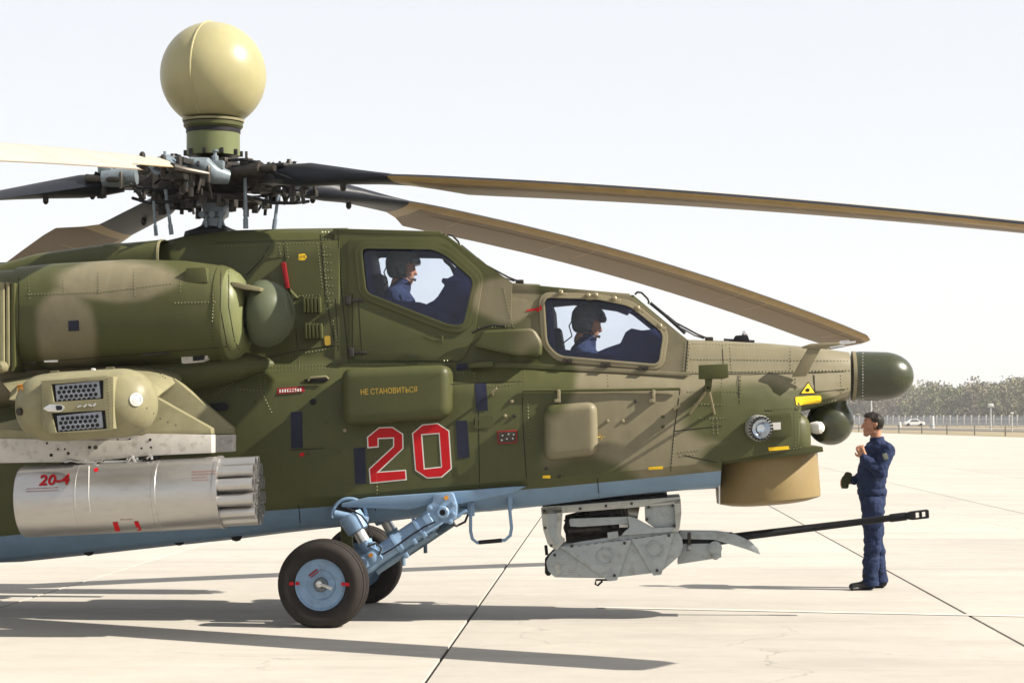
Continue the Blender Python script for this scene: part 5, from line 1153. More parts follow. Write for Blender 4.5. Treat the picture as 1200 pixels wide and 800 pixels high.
def hand(prims, wr, pd, th, curl, s=1., skin=0, palmn=None):
    """wr wrist, pd palm direction, th direction of the thumb side; five separate bent fingers"""
    pd = pd.normalized(); th = (th-pd*th.dot(pd)).normalized(); nn = pd.cross(th) if palmn is None else palmn
    base = wr+pd*.085*s
    prims.append((wr+pd*.02*s+th*.018*s, base+th*.022*s, .019*s, .018*s, skin)); prims.append((wr+pd*.02*s-th*.018*s, base-th*.022*s, .019*s, .017*s, skin))
    for i, (o_, ln) in enumerate(((.033, .072), (.011, .080), (-.011, .074), (-.033, .058))):
        p = base+th*o_*s; d = pd
        for j, fr_ in enumerate((.42, .32, .26)):
            d = (d*math.cos(curl*(.6+.4*j+.06*i))+nn*math.sin(curl*(.6+.4*j+.06*i))).normalized(); q = p+d*ln*fr_*s; prims.append((p, q, (.0095-.0008*j)*s, (.009-.0009*j)*s, skin)); p = q
    p = wr+pd*.03*s+th*.03*s; d = (pd*.6+th*.7+nn*.25).normalized(); q = p+d*.04*s; prims.append((p, q, .013*s, .011*s, skin)); prims.append((q, q+(pd*.8+th*.1+nn*.5).normalized()*.03*s, .011*s, .009*s, skin))

def pilot(px, py, floor_row, lab, lean):
    H = L(px, py, 0); foot = ZR(H.x, 0, floor_row)+.02
    root = thing('person', lab, 'pilot', off=(H.x, 0, foot), group='pilots seated in the cockpits')
    f = Vector((math.cos(R(lean)), 0, -math.sin(R(lean)))); u = Vector((math.sin(R(lean)), 0, math.cos(R(lean))))
    pr = headprims(H+Vector((.0, 0, -.02)), f, u, 1., 0)
    V = lambda x, y, z: H+Vector((x, y, z))
    hipz = max(-.74, foot-H.z+.30)
    pr += [(V(-.06, -.12, -.27), V(-.06, .12, -.27), .105, .105, 1), (V(-.04, -.05, -.185), V(-.04, .05, -.185), .065, .065, 1), (V(-.02, 0, -.145), V(-.04, 0, -.20), .075, .10, 1), (V(-.05, 0, -.34), V(-.10, 0, hipz+.05), .15, .145, 1, (1, 1.25, 1))]
    for s in (-1, 1):
        pr += [(V(-.07, .20*s, -.26), V(.02, .25*s, -.52), .075, .056, 1), (V(.02, .25*s, -.52), V(.23, .14*s, -.53), .053, .038, 1)]
        hand(pr, V(.24, .13*s, -.53), Vector((1, -.25*s, .0)), Vector((0, 0, 1)), .55, 1., 0, Vector((0, -s, -.2)).normalized())
        pr += [(V(-.08, .10*s, hipz), V(.34, .13*s, hipz+.06), .088, .065, 1), (V(.34, .13*s, hipz+.06), V(.42, .12*s, foot-H.z+.07), .06, .045, 1), (V(.38, .12*s, foot-H.z+.045), V(.52, .12*s, foot-H.z+.04), .042, .036, 2)]
    body = figure('body', pr, [m_skin, m_suit, m_boot], root, .009, 2, fold=(1,))
    faceparts(H+Vector((0, 0, -.02)), f, u, body)
    hc = H+u*.022-f*.012; r_ = u.cross(f).normalized(); Q = lambda a, b, c=0.: hc+f*a+u*b+r_*c
    hp_ = [(Q(-.024, .006), Q(.006, .010), .140, .136, 0, ), (Q(.070, .045, -.03), Q(.070, .045, .03), .068, .068, 0), (Q(-.050, -.060, -.03), Q(-.050, -.060, .03), .088, .088, 0)]
    for s in (-1, 1): hp_ += [(Q(-.005, -.035, .070*s), Q(.005, -.070, .068*s), .070, .060, 0)]
    hm = figure('helmet', hp_, [m_helm], body, .008, 3)
    hm.matrix_parent_inverse = Matrix.Identity(4)
    b3 = bmesh.new(); b3.from_mesh(hm.data)
    kill = [v for v in b3.verts if (v.co-hc).dot(f) > .050 and (v.co-hc).dot(u) < .015 or (v.co-hc).dot(u) < -.135 or ((v.co-hc).dot(f) > .0 and (v.co-hc).dot(u) < -.115)]
    bmesh.ops.delete(b3, geom=kill, context='VERTS'); b3.to_mesh(hm.data); b3.free()
    for p in hm.data.polygons: p.use_smooth = True
    bm = bmesh.new(); rs_ = []
    for j in range(-4, 5):
        p = j*.24; d = f*math.cos(p)+r_*math.sin(p); rs_.append([hc+d*a_+u*b_ for a_, b_ in ((.120, .078), (.142, .062), (.150, .040), (.146, .018), (.125, .008), (.115, .04))])
    ringloft(bm, rs_, True); obj('visor_housing', bm, m_black if lean > 11 else mat('visor_grey', (.09, .095, .095), .15, .1), hm, 40)
    bm = bmesh.new(); tube(bm, [H-r_*.11-u*.07+f*.03, H-r_*.08-u*.10+f*.08, H-r_*.02-u*.095+f*.115], [.006, .006, .014], 8); obj('boom_microphone', bm, m_black, hm)
    bm = bmesh.new()
    for s in (-1, 1): lathe(bm, H+r_*.126*s-u*.035, r_*s, [(0, .04), (.02, .036), (.025, .02), (.025, .001)], 18)
    obj('ear_cup', bm, m_helm, hm)
    bm = bmesh.new(); tube(bm, [hc-f*.13-u*.02-r_*.05, hc-f*.15-u*.10-r_*.07, hc-f*.10-u*.18-r_*.08, hc-f*.16-u*.26-r_*.05], .006, 6); obj('helmet_cord', bm, m_black, hm)
    bm = bmesh.new(); box(bm, V(-.03, -.0, -.36), (.20, .28, .2), bev=.05); obj('collar', bm, mat('dark_survival_vest', (.012, .015, .03), .8, 0, .2, 20), body)
    return root
pilot(474, 313, 468, 'pilot in grey helmet and navy suit looking down in the upper rear cockpit', 10)
pilot(691, 378, 512, 'helmeted pilot in dark navy suit bent forward in the lower front cockpit', 16)

# ---- the man standing ahead of the nose
DM = 2.6
def Wm(px, py, dy=0.): return Vector(((px-CX)/F*20.6, DM+dy, 1.72-(py-HY)/F*20.6))
gp = Wm(1020, 688); man = thing('person', 'dark-haired man in navy blue coverall standing on the apron beyond the gun muzzle', 'person', off=(gp.x, DM, 0), world=True)
man['_off'] = (gp.x, DM, 0)
f = Vector((-1, -.05, .03)).normalized(); u = Vector((.02, 0, 1)).normalized(); HCm = Wm(1022.5, 498)
pr = headprims(HCm, f, u, .98, 0)
def q_(px, py, dy, r): return (Wm(px, py, dy), r)
def cap_(a, b, mi_, sq=None): t = (a[0], b[0], a[1], b[1], mi_); pr.append(t+((sq,) if sq else ()))
cap_(q_(1030, 527, -.10, .105), q_(1030, 527, .10, .105), 1)                    # shoulders
cap_(q_(1027, 532, 0, .145), q_(1022, 555, 0, .155), 1, (1, 1.25, 1))
cap_(q_(1022, 553, 0, .15), q_(1021, 570, 0, .140), 1, (1.0, 1.2, 1))
cap_(q_(1022, 575, 0, .135), q_(1023, 587, 0, .13), 1, (1, 1.2, 1))
cap_(q_(1028, 517, 0, .062), q_(1029, 521, 0, .09), 1)
cap_(q_(1036, 528, -.17, .085), q_(1026, 552, -.25, .068), 1); cap_(q_(1026, 552, -.25, .066), q_(1009, 536, -.20, .046), 1)
cap_(q_(1031, 527, .18, .085), q_(1019, 557, .24, .066), 1); cap_(q_(1019, 557, .24, .062), q_(1002, 563, .10, .045), 1)
hand(pr, Wm(1009, 536, -.20), Vector((-.35, .12, .75)), Vector((-.8, .2, -.2)), .75, 1.05, 0, Vector((.4, .85, .1)).normalized())
hand(pr, Wm(1001, 563, .10), Vector((-.9, -.1, -.1)), Vector((0, -.3, 1)), .8, 1.05, 0, Vector((.1, -.6, -.7)).normalized())
cap_(q_(1021, 592, -.10, .115), q_(1020, 636, -.11, .085), 1); cap_(q_(1020, 636, -.11, .082), q_(1017, 679, -.12, .078), 1)
cap_(q_(1025, 592, .10, .112), q_(1028, 636, .11, .082), 1); cap_(q_(1028, 636, .11, .08), q_(1034, 677, .12, .075), 1)
def shoe(px, dy, yaw_):
    hx = Wm(px, 688, dy).x; d = Vector((-math.cos(R(yaw_)), -math.sin(R(yaw_)), 0)); h_ = Vector((hx, DM+dy, 0))
    pr.append((h_+Vector((0, 0, .045)), h_+d*.10+Vector((0, 0, .045)), .042, .045, 2)); pr.append((h_+d*.10+Vector((0, 0, .042)), h_+d*.20+Vector((0, 0, .036)), .045, .037, 2)); pr.append((h_+Vector((.0, 0, .06)), h_+d*.04+Vector((0, 0, .14)), .05, .055, 2))
    pr.append((h_+Vector((0, 0, .018)), h_+d*.21+Vector((0, 0, .018)), .018, .018, 2, (1, 2.2, 1)))
shoe(1018.5, -.12, 12); shoe(1037, .13, -6)
body_m = figure('body', pr, [m_skin, m_suit, m_boot], man, .0065, 3, fold=(1,))
faceparts(HCm, f, u, body_m, .98)
# hair: many short tufts over the skull, cut above ear and nape
bm = bmesh.new(); r_ = u.cross(f).normalized(); rnd2 = random.Random(3)
hc_ = HCm+u*.030-f*.006; Hq = lambda a, b, c=0.: HCm+f*a+u*b+r_*c
hs_ = [(Hq(-.024, .034), Hq(.012, .040), .0935, .086, 0), (Hq(.060, .096), Hq(.0, .108), .024, .032, 0), (Hq(.068, .090, .025), Hq(.068, .090, -.025), .018, .018, 0), (Hq(-.072, .02, -.02), Hq(-.072, .02, .02), .036, .036, 0)]
for q in (-1, 1): hs_ += [(Hq(.03, .062, .058*q), Hq(-.04, .052, .060*q), .028, .031, 0), (Hq(.016, .03, .076*q), Hq(.018, .008, .077*q), .011, .006, 0), (Hq(-.066, .010, .036*q), Hq(-.066, -.020, .026*q), .030, .020, 0)]
hair = figure('hair', hs_, [m_hair], body_m, .006, 1)
hair.matrix_parent_inverse = Matrix.Identity(4)
b3 = bmesh.new(); b3.from_mesh(hair.data)
bmesh.ops.delete(b3, geom=[v for v in b3.verts if ((v.co-HCm).dot(u) < .076 and (v.co-HCm).dot(f) > .030+.25*max(0, (v.co-HCm).dot(u)-.03)) or ((v.co-HCm).dot(u) < .030 and (v.co-HCm).dot(f) > .0) or ((v.co-HCm).dot(u) < -.05)], context='VERTS')
b3.normal_update()
for v in b3.verts: v.co += v.normal*(noise.noise(v.co*60)*.004+noise.noise(v.co*22)*.003)
b3.to_mesh(hair.data); b3.free()
for p in hair.data.polygons: p.use_smooth = True
grid = [[v.co.copy() for v in hair.data.vertices]]
for k in range(420):
    p = rnd2.choice(grid[0]); nrm = (p-(HCm+u*.03)).normalized(); dn = (-u*.5-f*.3*(1 if rnd2.random() < .7 else -1)+nrm*.5+Vector((rnd2.uniform(-.2, .2),)*3)).normalized()
    a = p+nrm*.001; s = nrm.cross(dn).normalized()*.004; v = [bm.verts.new(a-s*.6), bm.verts.new(a+s*.6), bm.verts.new(a+dn*.013+nrm*.0015)]; bm.faces.new(v)
obj('hair_tufts', bm, m_hair, hair, 70, keepnormals=True)
bm = bmesh.new(); tube(bm, [HCm+f*.085+u*.045+r_*.012, HCm+f*.076+u*.046+r_*.05], .005, 6); tube(bm, [HCm+f*.085+u*.045-r_*.012, HCm+f*.076+u*.046-r_*.05], .005, 6); obj('eyebrow', bm, m_hair, body_m)
# collar, waist hem, sleeve patch, cuffs, trouser hems, pocket
bm = bmesh.new(); c_ = Wm(1028, 517, 0); lathe(bm, c_, Vector((-.12, 0, 1)), [(-.03, .088), (.0, .078), (.04, .07), (.045, .066), (.0, .062)], 24, False); obj('collar', bm, m_suit, body_m)
bm = bmesh.new()
c_ = Wm(1022, 576, 0); rs_ = []
for z_, k in ((-.03, .86), (-.02, .93), (.0, .95), (.015, .94), (.03, .88)): rs_.append([c_+Vector((.158*k*math.cos(2*math.pi*j/32), .185*k*math.sin(2*math.pi*j/32), z_+.008*math.sin(j*1.7))) for j in range(32)])
ringloft(bm, rs_, True); obj('jacket_hem', bm, m_suit, body_m)
bm = bmesh.new(); p0 = Wm(1031.5, 534, -.285); 
for k, (sx, sz) in enumerate(((.035, .045),)): box(bm, p0, (.05, .012, .065), Matrix.Rotation(R(8), 3, 'Z') @ Matrix.Rotation(R(-18), 3, 'Y'), .005)
obj('sleeve_patch', bm, mat('sleeve_patch_cloth', (.10, .11, .09), .8, 0, .3, 40), body_m)
bm = bmesh.new(); box(bm, Wm(1016, 544, -.17), (.10, .02, .012), Matrix.Rotation(R(8), 3, 'Y'), .004); box(bm, Wm(1020, 612, -.20), (.12, .02, .10), None, .008); obj('pocket_flap', bm, m_suit, body_m)
bm = bmesh.new()
for (px, py, dy, rr_) in ((1018, 682.5, -.12, .082), (1034, 680.5, .12, .08)): c_ = Wm(px, py, dy); lathe(bm, c_, (0, 0, 1), [(-.02, rr_*.96), (-.015, rr_*1.03), (.02, rr_*1.02), (.03, rr_*.95)], 20, False)
obj('trouser_hem', bm, m_suit, body_m)
capobj = figure('folded_cap', [(Wm(995, 559, .05), Wm(991, 566, .05), .045, .04, 0, (1, .55, 1.2)), (Wm(991, 566, .05), Wm(993, 569, .05), .04, .03, 0, (1, .6, 1))], [m_olive], thing('cap', 'olive green cloth cap held in the standing man\'s hand', 'cap', off=Wm(993, 564, .05), world=True) if False else man, .008, 2, fold=(0,))
# more of the small things a close look at the aircraft shows
for pts, w_, r_, m_ in (([(404, 594), (414, 598), (424, 604), (431, 613), (436, 628)], .93, .008, m_black), ([(447, 650), (462, 641), (480, 628), (497, 617), (510, 611)], .99, .007, m_black), ([(430, 640), (441, 636), (447, 642), (444, 650)], .99, .009, m_dark), ([(536, 606), (541, 601), (547, 598)], .80, .014, m_bluemetal)):
    wire('hydraulic_line', pts, w_, r_, m_, leg)
for t_ in (.30,):
    p_ = PV+(A2-PV)*t_; bm = bmesh.new(); d0 = (A2-PV).normalized(); lathe(bm, p_-d0*.012, d0, [(0, .086), (0, .100), (.022, .100), (.022, .086)], 24); obj('leg_clamp', bm, m_bluemetal, leg)
for px, py, w_ in ((470, 641, .98), (486, 634, .98), (497, 626, .98), (476, 650, .95)):
    bm = bmesh.new(); box(bm, L(px, py, w_), (.035, .03, .05), Matrix.Rotation(R(-33), 3, 'Y'), .006); obj('line_clip', bm, m_bluemetal, leg)
strip_marks('yellow_stencil', m_ochre, [[(553, 578), (558, 577.5), (558, 579), (553, 579.5)], [(556, 579), (558, 579), (555, 585), (553, 585)], [(552, 584.5), (558, 584), (558, 585.5), (552, 586)]])
for px, py in ((553, 436), (600, 470), (592, 487), (603, 487), (712, 493), (730, 493), (777, 488), (777, 500), (640, 549), (655, 558), (382, 494), (404, 504), (362, 531), (398, 529), (300, 470), (745, 470)):
    h_, n_ = hit(px, py); bm = bmesh.new()
    if h_: lathe(bm, h_-n_*.003, n_, [(0, .016), (.010, .014), (.014, .006), (.014, .001)], 10); obj('skin_fastener', bm, rnd.choice((m_green, m_brownsteel, mat('latch_paint', (), 0))), heli)
for px, py in ((577, 462), (790, 479)):
    h_, n_ = hit(px, py); bm = bmesh.new(); tube(bm, [h_, h_+n_*.05, h_+n_*.06+Vector((.04, 0, .03))], .012, 8); obj('skin_hook', bm, mat('latch_paint', (), 0), heli)

# denser machinery inside the gun yoke
for (x0, y0, x1, y1, w_, r_) in ((215, 215, 300, 205, .2, .03), (230, 260, 420, 245, .22, .025), (340, 160, 520, 150, .2, .035), (480, 160, 500, 240, .22, .02), (300, 250, 540, 232, .15, .05), (430, 180, 560, 190, .18, .03), (220, 190, 340, 165, -.1, .04), (560, 130, 575, 200, .2, .02)):
    bm = bmesh.new(); tube(bm, [L(*cpt(x0, y0), w_), L(*cpt((x0+x1)/2, (y0+y1)/2-3), w_), L(*cpt(x1, y1), w_)], r_, 10); obj('feed_mechanism', bm, rnd.choice((m_dark, m_black, m_brownsteel)), gun)
for x_, y_ in ((700, 120), (840, 110), (690, 190), (850, 230), (90, 140), (95, 240), (130, 345), (250, 345), (560, 330), (820, 285), (500, 520), (750, 490), (150, 400), (300, 128), (450, 112), (600, 98)):
    bm = bmesh.new(); lathe(bm, L(*cpt(x_, y_), .335), (0, -1, 0), [(-.02, .013), (.008, .013), (.012, .007), (.012, .001)], 8); obj('turret_bolt', bm, m_brownsteel, tur if y_ < 260 else low)
# the cap is a thing of its own, held in the hand
cap_root = capobj; cap_root.parent = None; cap_root.matrix_parent_inverse = Matrix.Identity(4)
capobj.name = 'cap'; tag(capobj, 'small olive green cloth cap held in the standing man\'s hand', 'cap')

# ================================================================== THE APRON
def concrete(name, slab=True):
    m = bpy.data.materials.new(name); m.use_nodes = True; n = m.node_tree.nodes; l = m.node_tree.links; b = n['Principled BSDF']
    g = n.new('ShaderNodeNewGeometry'); oi = n.new('ShaderNodeObjectInfo')
    def nz(sc_, det, stretch=(1, 1, 1), rough=.6):
        mp = n.new('ShaderNodeMapping'); mp.inputs['Scale'].default_value = stretch; l.new(g.outputs['Position'], mp.inputs[0]); q = n.new('ShaderNodeTexNoise'); q.inputs['Scale'].default_value = sc_; q.inputs['Detail'].default_value = det; q.inputs['Roughness'].default_value = rough; l.new(mp.outputs[0], q.inputs[0]); return q.outputs[0]
    def mr(s, a, b_, c, d):
        q = n.new('ShaderNodeMapRange'); l.new(s, q.inputs[0]); q.inputs[1].default_value = a; q.inputs[2].default_value = b_; q.inputs[3].default_value = c; q.inputs[4].default_value = d; return q.outputs[0]
    def mul(a, b_):
        q = n.new('ShaderNodeMath'); q.operation = 'MULTIPLY'; l.new(a, q.inputs[0]); l.new(b_, q.inputs[1]); return q.outputs[0]
    v = mul(mr(nz(.35, 8), .3, .7, .93, 1.07), mr(nz(3.0, 12, rough=.75), .3, .7, .93, 1.06))
    v = mul(v, mr(nz(.35, 12, (.5, 3, 1), .7), .48, .72, 1.0, .80))             # faint stains drawn out across the slabs
    v = mul(v, mr(nz(5, 14, (.5, 1.6, 1), .85), .60, .74, 1., .66))            # small dark scuffs
    v = mul(v, mr(nz(160, 3), .3, .7, .94, 1.05))
    if slab: v = mul(v, mr(oi.outputs['Random'], 0, 1, .92, 1.03))
    c = n.new('ShaderNodeVectorMath'); c.operation = 'SCALE'; c.inputs[0].default_value = (.350, .326, .286); l.new(v, c.inputs['Scale']); l.new(c.outputs[0], b.inputs['Base Color'])
    b.inputs['Roughness'].default_value = .82; b.inputs['Specular IOR Level'].default_value = .3
    bp = n.new('ShaderNodeBump'); bp.inputs['Strength'].default_value = .25; bp.inputs['Distance'].default_value = .004; l.new(nz(60, 6), bp.inputs['Height']); l.new(bp.outputs[0], b.inputs['Normal'])
    # a few cracks and rubber streaks
    cr = n.new('ShaderNodeTexVoronoi'); cr.feature = 'DISTANCE_TO_EDGE'; cr.inputs['Scale'].default_value = .22; wr = n.new('ShaderNodeVectorMath'); wr.operation = 'MULTIPLY_ADD'
    wn = n.new('ShaderNodeTexNoise'); wn.inputs['Scale'].default_value = 1.1; wn.inputs['Detail'].default_value = 8; l.new(g.outputs['Position'], wn.inputs[0]); l.new(wn.outputs['Color'], wr.inputs[0]); wr.inputs[1].default_value = (1.6, 1.6, 0); l.new(g.outputs['Position'], wr.inputs[2]); l.new(wr.outputs[0], cr.inputs['Vector'])
    cm = mr(cr.outputs['Distance'], 0, .0025, 1, 0); gate = mr(nz(.16, 3), .52, .58, 0, .55)
    cf = mul(cm, gate); mk = n.new('ShaderNodeMix'); mk.data_type = 'RGBA'; l.new(cf, mk.inputs[0]); l.new(c.outputs[0], mk.inputs[6]); mk.inputs[7].default_value = (.12, .11, .095, 1)
    st2 = mul(mr(nz(.28, 6, (.12, 2.2, 1), .6), .60, .68, 0, .22), mr(nz(3, 6, (.3, 3, 1), .7), .35, .6, 0, 1)); m2 = n.new('ShaderNodeMix'); m2.data_type = 'RGBA'; l.new(st2, m2.inputs[0]); l.new(mk.outputs[2], m2.inputs[6]); m2.inputs[7].default_value = (.14, .13, .12, 1)
    l.new(m2.outputs[2], b.inputs['Base Color'])
    return m
m_conc = concrete('sunlit_concrete'); m_conc_far = concrete('far_concrete', False)
m_joint = mat('joint_sealant', (.03, .027, .025), .8, 0, .4, 8)
# slab grid follows the joints in the photograph: 4.32 m wide, running 2.9 degrees off the line of sight
GA = R(-2.75); gx = Vector((math.cos(GA), math.sin(GA), 0)); gy = Vector((-math.sin(GA), math.cos(GA), 0))
G0 = G(497, 800); SW, SL = 4.34, 6.0
def gpt(i, j): return G0+gx*(i*SW)+gy*(j*SL)
apron = bpy.data.objects.new('apron', None); C.objects.link(apron); apron['kind'] = 'structure'
J0 = -1.3
bm = bmesh.new(); jw = .013
me_slab = None
def slabmesh():
    bm = bmesh.new(); n_ = 5
    hx, hy = SW/2-jw, SL/2-jw; ch_ = .003
    top = [(-hx+ch_, -hy+ch_, 0), (hx-ch_, -hy+ch_, 0), (hx-ch_, hy-ch_, 0), (-hx+ch_, hy-ch_, 0)]; mid = [(-hx, -hy, -ch_), (hx, -hy, -ch_), (hx, hy, -ch_), (-hx, hy, -ch_)]; bot = [(x, y, -.06) for x, y, z in mid]
    T_, M_, B_ = ([bm.verts.new(p) for p in q] for q in (top, mid, bot)); bm.faces.new(T_)
    for k in range(4):
        j = (k+1) % 4; bm.faces.new((M_[k], M_[j], T_[j], T_[k])); bm.faces.new((B_[k], B_[j], M_[j], M_[k]))
    me = bpy.data.meshes.new('slab'); bm.to_mesh(me); bm.free(); me.materials.append(m_conc); return me
me_slab = slabmesh()
NX0, NX1, NJ = -7, 8, 11
for j in range(NJ):
    for i in range(NX0, NX1):
        c = gpt(i+.5, j+J0+.5); d = c.y+18
        if abs(c.x) > .251*(d+3)+9: continue
        o = bpy.data.objects.new('slab', me_slab); C.objects.link(o); o.location = c+Vector((0, 0, rnd.uniform(-.0012, 0))); o.rotation_euler = (0, 0, GA); o.parent = apron
# bed under the slabs, and the apron beyond them as one sheet with its joints
def sheet(name, pts, z, m, kind='structure'):
    bm = bmesh.new(); bm.faces.new([bm.verts.new(Vector((p[0], p[1], z))) for p in pts]); o = obj(name, bm, m, None, keepnormals=True)
    if o.data.polygons[0].normal.z < 0: o.data.flip_normals()
    o['kind'] = kind; return o
yfar = gpt(0, J0+NJ)
bm = bmesh.new(); P_ = [gpt(NX0-.05, J0-.05), gpt(NX1+.05, J0-.05), gpt(NX1+.05, J0+NJ-.002), gpt(NX0-.05, J0+NJ-.002)]
jo = sheet('joint_bed', [(p.x, p.y) for p in P_], -.019, m_joint)
# far concrete: behind the slab field and on both sides of it, cut along the joint direction
def far_mat():
    m = m_conc_far; n = m.node_tree.nodes; l = m.node_tree.links; b = n['Principled BSDF']; src = b.inputs['Base Color'].links[0].from_socket
    g = n.new('ShaderNodeNewGeometry'); mp = n.new('ShaderNodeMapping'); mp.vector_type = 'POINT'
    sub = n.new('ShaderNodeVectorMath'); sub.operation = 'SUBTRACT'; l.new(g.outputs['Position'], sub.inputs[0]); sub.inputs[1].default_value = G0
    l.new(sub.outputs[0], mp.inputs[0]); mp.inputs['Rotation'].default_value = (0, 0, -GA); sp = n.new('ShaderNodeSeparateXYZ'); l.new(mp.outputs[0], sp.inputs[0]); fs = []
    for ax_, per, w_ in ((0, SW, .022), (1, SL, .02)):
        q = n.new('ShaderNodeMath'); q.operation = 'PINGPONG'; l.new(sp.outputs[ax_], q.inputs[0]); q.inputs[1].default_value = per/2
        r_ = n.new('ShaderNodeMath'); r_.operation = 'LESS_THAN'; l.new(q.outputs[0], r_.inputs[0]); r_.inputs[1].default_value = w_/2
        fs.append(r_.outputs[0])
    mx = n.new('ShaderNodeMath'); mx.operation = 'MAXIMUM'; l.new(fs[0], mx.inputs[0]); l.new(fs[1], mx.inputs[1])
    mm = n.new('ShaderNodeMix'); mm.data_type = 'RGBA'; l.new(mx.outputs[0], mm.inputs[0]); l.new(src, mm.inputs[6]); mm.inputs[7].default_value = (.10, .09, .075, 1); l.new(mm.outputs[2], b.inputs['Base Color'])
far_mat()
e0, e1 = G(1040, 507.5), G(1200, 512.5); ed = (e1-e0)
Lf = e0-ed*6; Rt = e1+ed*2.2
bm = bmesh.new()
def quad(a, b, c, d): bm.faces.new([bm.verts.new(Vector((p[0], p[1], 0))) for p in (a, b, c, d)])
A_, B_, C_, D_ = gpt(NX0, J0), gpt(NX1, J0), gpt(NX1, J0+NJ), gpt(NX0, J0+NJ)
quad(D_, C_, Rt, Lf); quad((A_.x-160, A_.y, 0), A_, D_, Lf); quad(B_, (B_.x+160, B_.y, 0), Rt, C_); quad((-200, -60, 0), (200, -60, 0), (B_.x+160, B_.y, 0), (A_.x-160, A_.y, 0))
o = obj('far_apron', bm, m_conc_far, None, keepnormals=True)
for p in o.data.polygons: pass
o['kind'] = 'structure'
m_grass = mat('dry_grass', (.22, .185, .115), .95, 0, .3, .05, .4, 2, stretch=(1, .3, 1))
gr = sheet('ground', [(-5000, -3000), (5000, -3000), (5000, 6000), (-5000, 6000)], -.10, m_grass)
# faint whitish line across the apron, laid on the slabs
m_faint = mat('pale_line_white', (.45, .43, .385), .7, 0, .10, 3)
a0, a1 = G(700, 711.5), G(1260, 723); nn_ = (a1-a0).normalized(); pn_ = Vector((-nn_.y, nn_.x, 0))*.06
bm = bmesh.new(); bm.faces.new([bm.verts.new(p+Vector((0, 0, .004))) for p in (a0-pn_, a1-pn_, a1+pn_, a0+pn_)]); ln_ = obj('pale_line', bm, m_faint, None, keepnormals=True); ln_['kind'] = 'structure'

# ================================================================== THE FAR SIDE OF THE AIRFIELD
def far(px, d, z=0.): return Vector(((px-CX)/F*d, d-18, z))
# dark road strip and verge
fdir = (far(1200, 400)-far(1000, 500)).normalized()
fA = far(1020, 500); 
def fen(t, off=0, z=0.): n_ = Vector((-fdir.y, fdir.x, 0)); n_ = n_ if n_.y > 0 else -n_; return fA+fdir*t+n_*off+Vector((0, 0, z))
bm = bmesh.new(); bm.faces.new([bm.verts.new(v) for v in (fen(-700, -60, -.09), fen(600, -60, -.09), fen(600, -22, -.09), fen(-700, -22, -.09))]); o = obj('perimeter_road', bm, mat('old_asphalt', (.13, .115, .095), .9, 0, .2, .3), None, keepnormals=True); o['kind'] = 'structure'
# post-and-cable barrier before the fence
bar = thing('cable_barrier', 'low dark cable barrier on short posts running along the far apron edge', 'barrier', off=(e0.x, e0.y, 0), world=True); bar['_off'] = (e0.x, e0.y, 0)
ud = ed.normalized(); bn = Vector((-ud.y, ud.x, 0)); bn = bn if bn.y > 0 else -bn
m_post = mat('weathered_post', (.17, .155, .13), .8, 0, .2, 5)
pm = None
for k in range(-16, 14):
    p = e0+ud*(k*11.0)+bn*4
    if pm is None: bm = bmesh.new(); box(bm, (0, 0, .45), (.12, .12, 1.0), bev=.02); pm = obj('post', bm, m_post, bar); pm.matrix_parent_inverse = Matrix.Identity(4); pm.location = p-Vector(bar['_off'])
    else: c = pm.copy(); C.objects.link(c); c.location = p-Vector(bar['_off'])
for z_ in (.45, .85):
    bm = bmesh.new(); tube(bm, [e0+ud*(-180)+bn*4+Vector((0, 0, z_)), e0+ud*150+bn*4+Vector((0, 0, z_))], .028, 6); obj('cable', bm, m_post, bar)
# panel fence with pale posts
fe = thing('perimeter_fence', 'long grey panel fence with pale posts in front of the trees', 'fence', off=fA, world=True); fe['_off'] = tuple(fA)
m_fp = mat('pale_concrete_post', (.42, .41, .40), .8, 0, .15, 2); m_fpan = mat('grey_mesh_panel', (.22, .23, .25), .8, 0, .2, .6)
def copies(name, mk, n_, step, t0):
    first = None
    for k in range(n_):
        p = fdir*(t0+k*step)
        if first is None: first = mk(); first.matrix_parent_inverse = Matrix.Identity(4); first.location = p
        else: c = first.copy(); C.objects.link(c); c.location = p
fa_ = math.atan2(fdir.y, fdir.x)
def mkp(): bm = bmesh.new(); box(bm, (0, 0, 1.15), (.28, .28, 2.5), Matrix.Rotation(fa_, 3, 'Z'), .04); return obj('post', bm, m_fp, fe)
def mkpan():
    bm = bmesh.new(); rot_ = Matrix.Rotation(fa_, 3, 'Z')
    for z_ in (.25, 1.15, 2.05): box(bm, fdir*2.0+Vector((0, 0, z_)), (3.6, .07, .10), rot_)
    for q in range(12): box(bm, fdir*(.35+q*.3)+Vector((0, 0, 1.15)), (.13, .05, 2.0), rot_)
    return obj('panel', bm, m_fpan, fe)
copies('post', mkp, 170, 4.0, -480); copies('panel', mkpan, 170, 4.0, -480)
# lamps, posts, car
def pole(name, lab, px, top, d, r_, head=None, cat='pole', group=None):
    p = far(px, d); h = 1.72-(top-HY)/F*d; t = thing(name, lab, cat, off=p, world=True, group=group); t['_off'] = tuple(p)
    bm = bmesh.new(); tube(bm, [p+Vector((0, 0, -.1)), p+Vector((0, 0, h))], [r_*1.3, r_], 10); obj('pole', bm, mat('galvanised_pole', (.45, .45, .43), .6, .3, .1), t)
    if head: 
        bm = bmesh.new(); box(bm, p+Vector((0, 0, h+head*.4)), (head, head*.7, head*.6), bev=head*.12); obj('lamp_head', bm, m_purewhite, t); bm = bmesh.new(); box(bm, p+Vector((0, 0, h+.02)), (head*1.3, head*.2, head*.12), bev=.01); obj('lamp_arm', bm, m_steel, t)
    return t
pole('mast_pole', 'slim pale mast rising just above the standing man, far behind him', 1021, 466, 440, .16)
pole('flood_light', 'floodlight on a pale pole with large white lamp head before the far fence', 1161, 477, 300, .09, .75, 'floodlight')
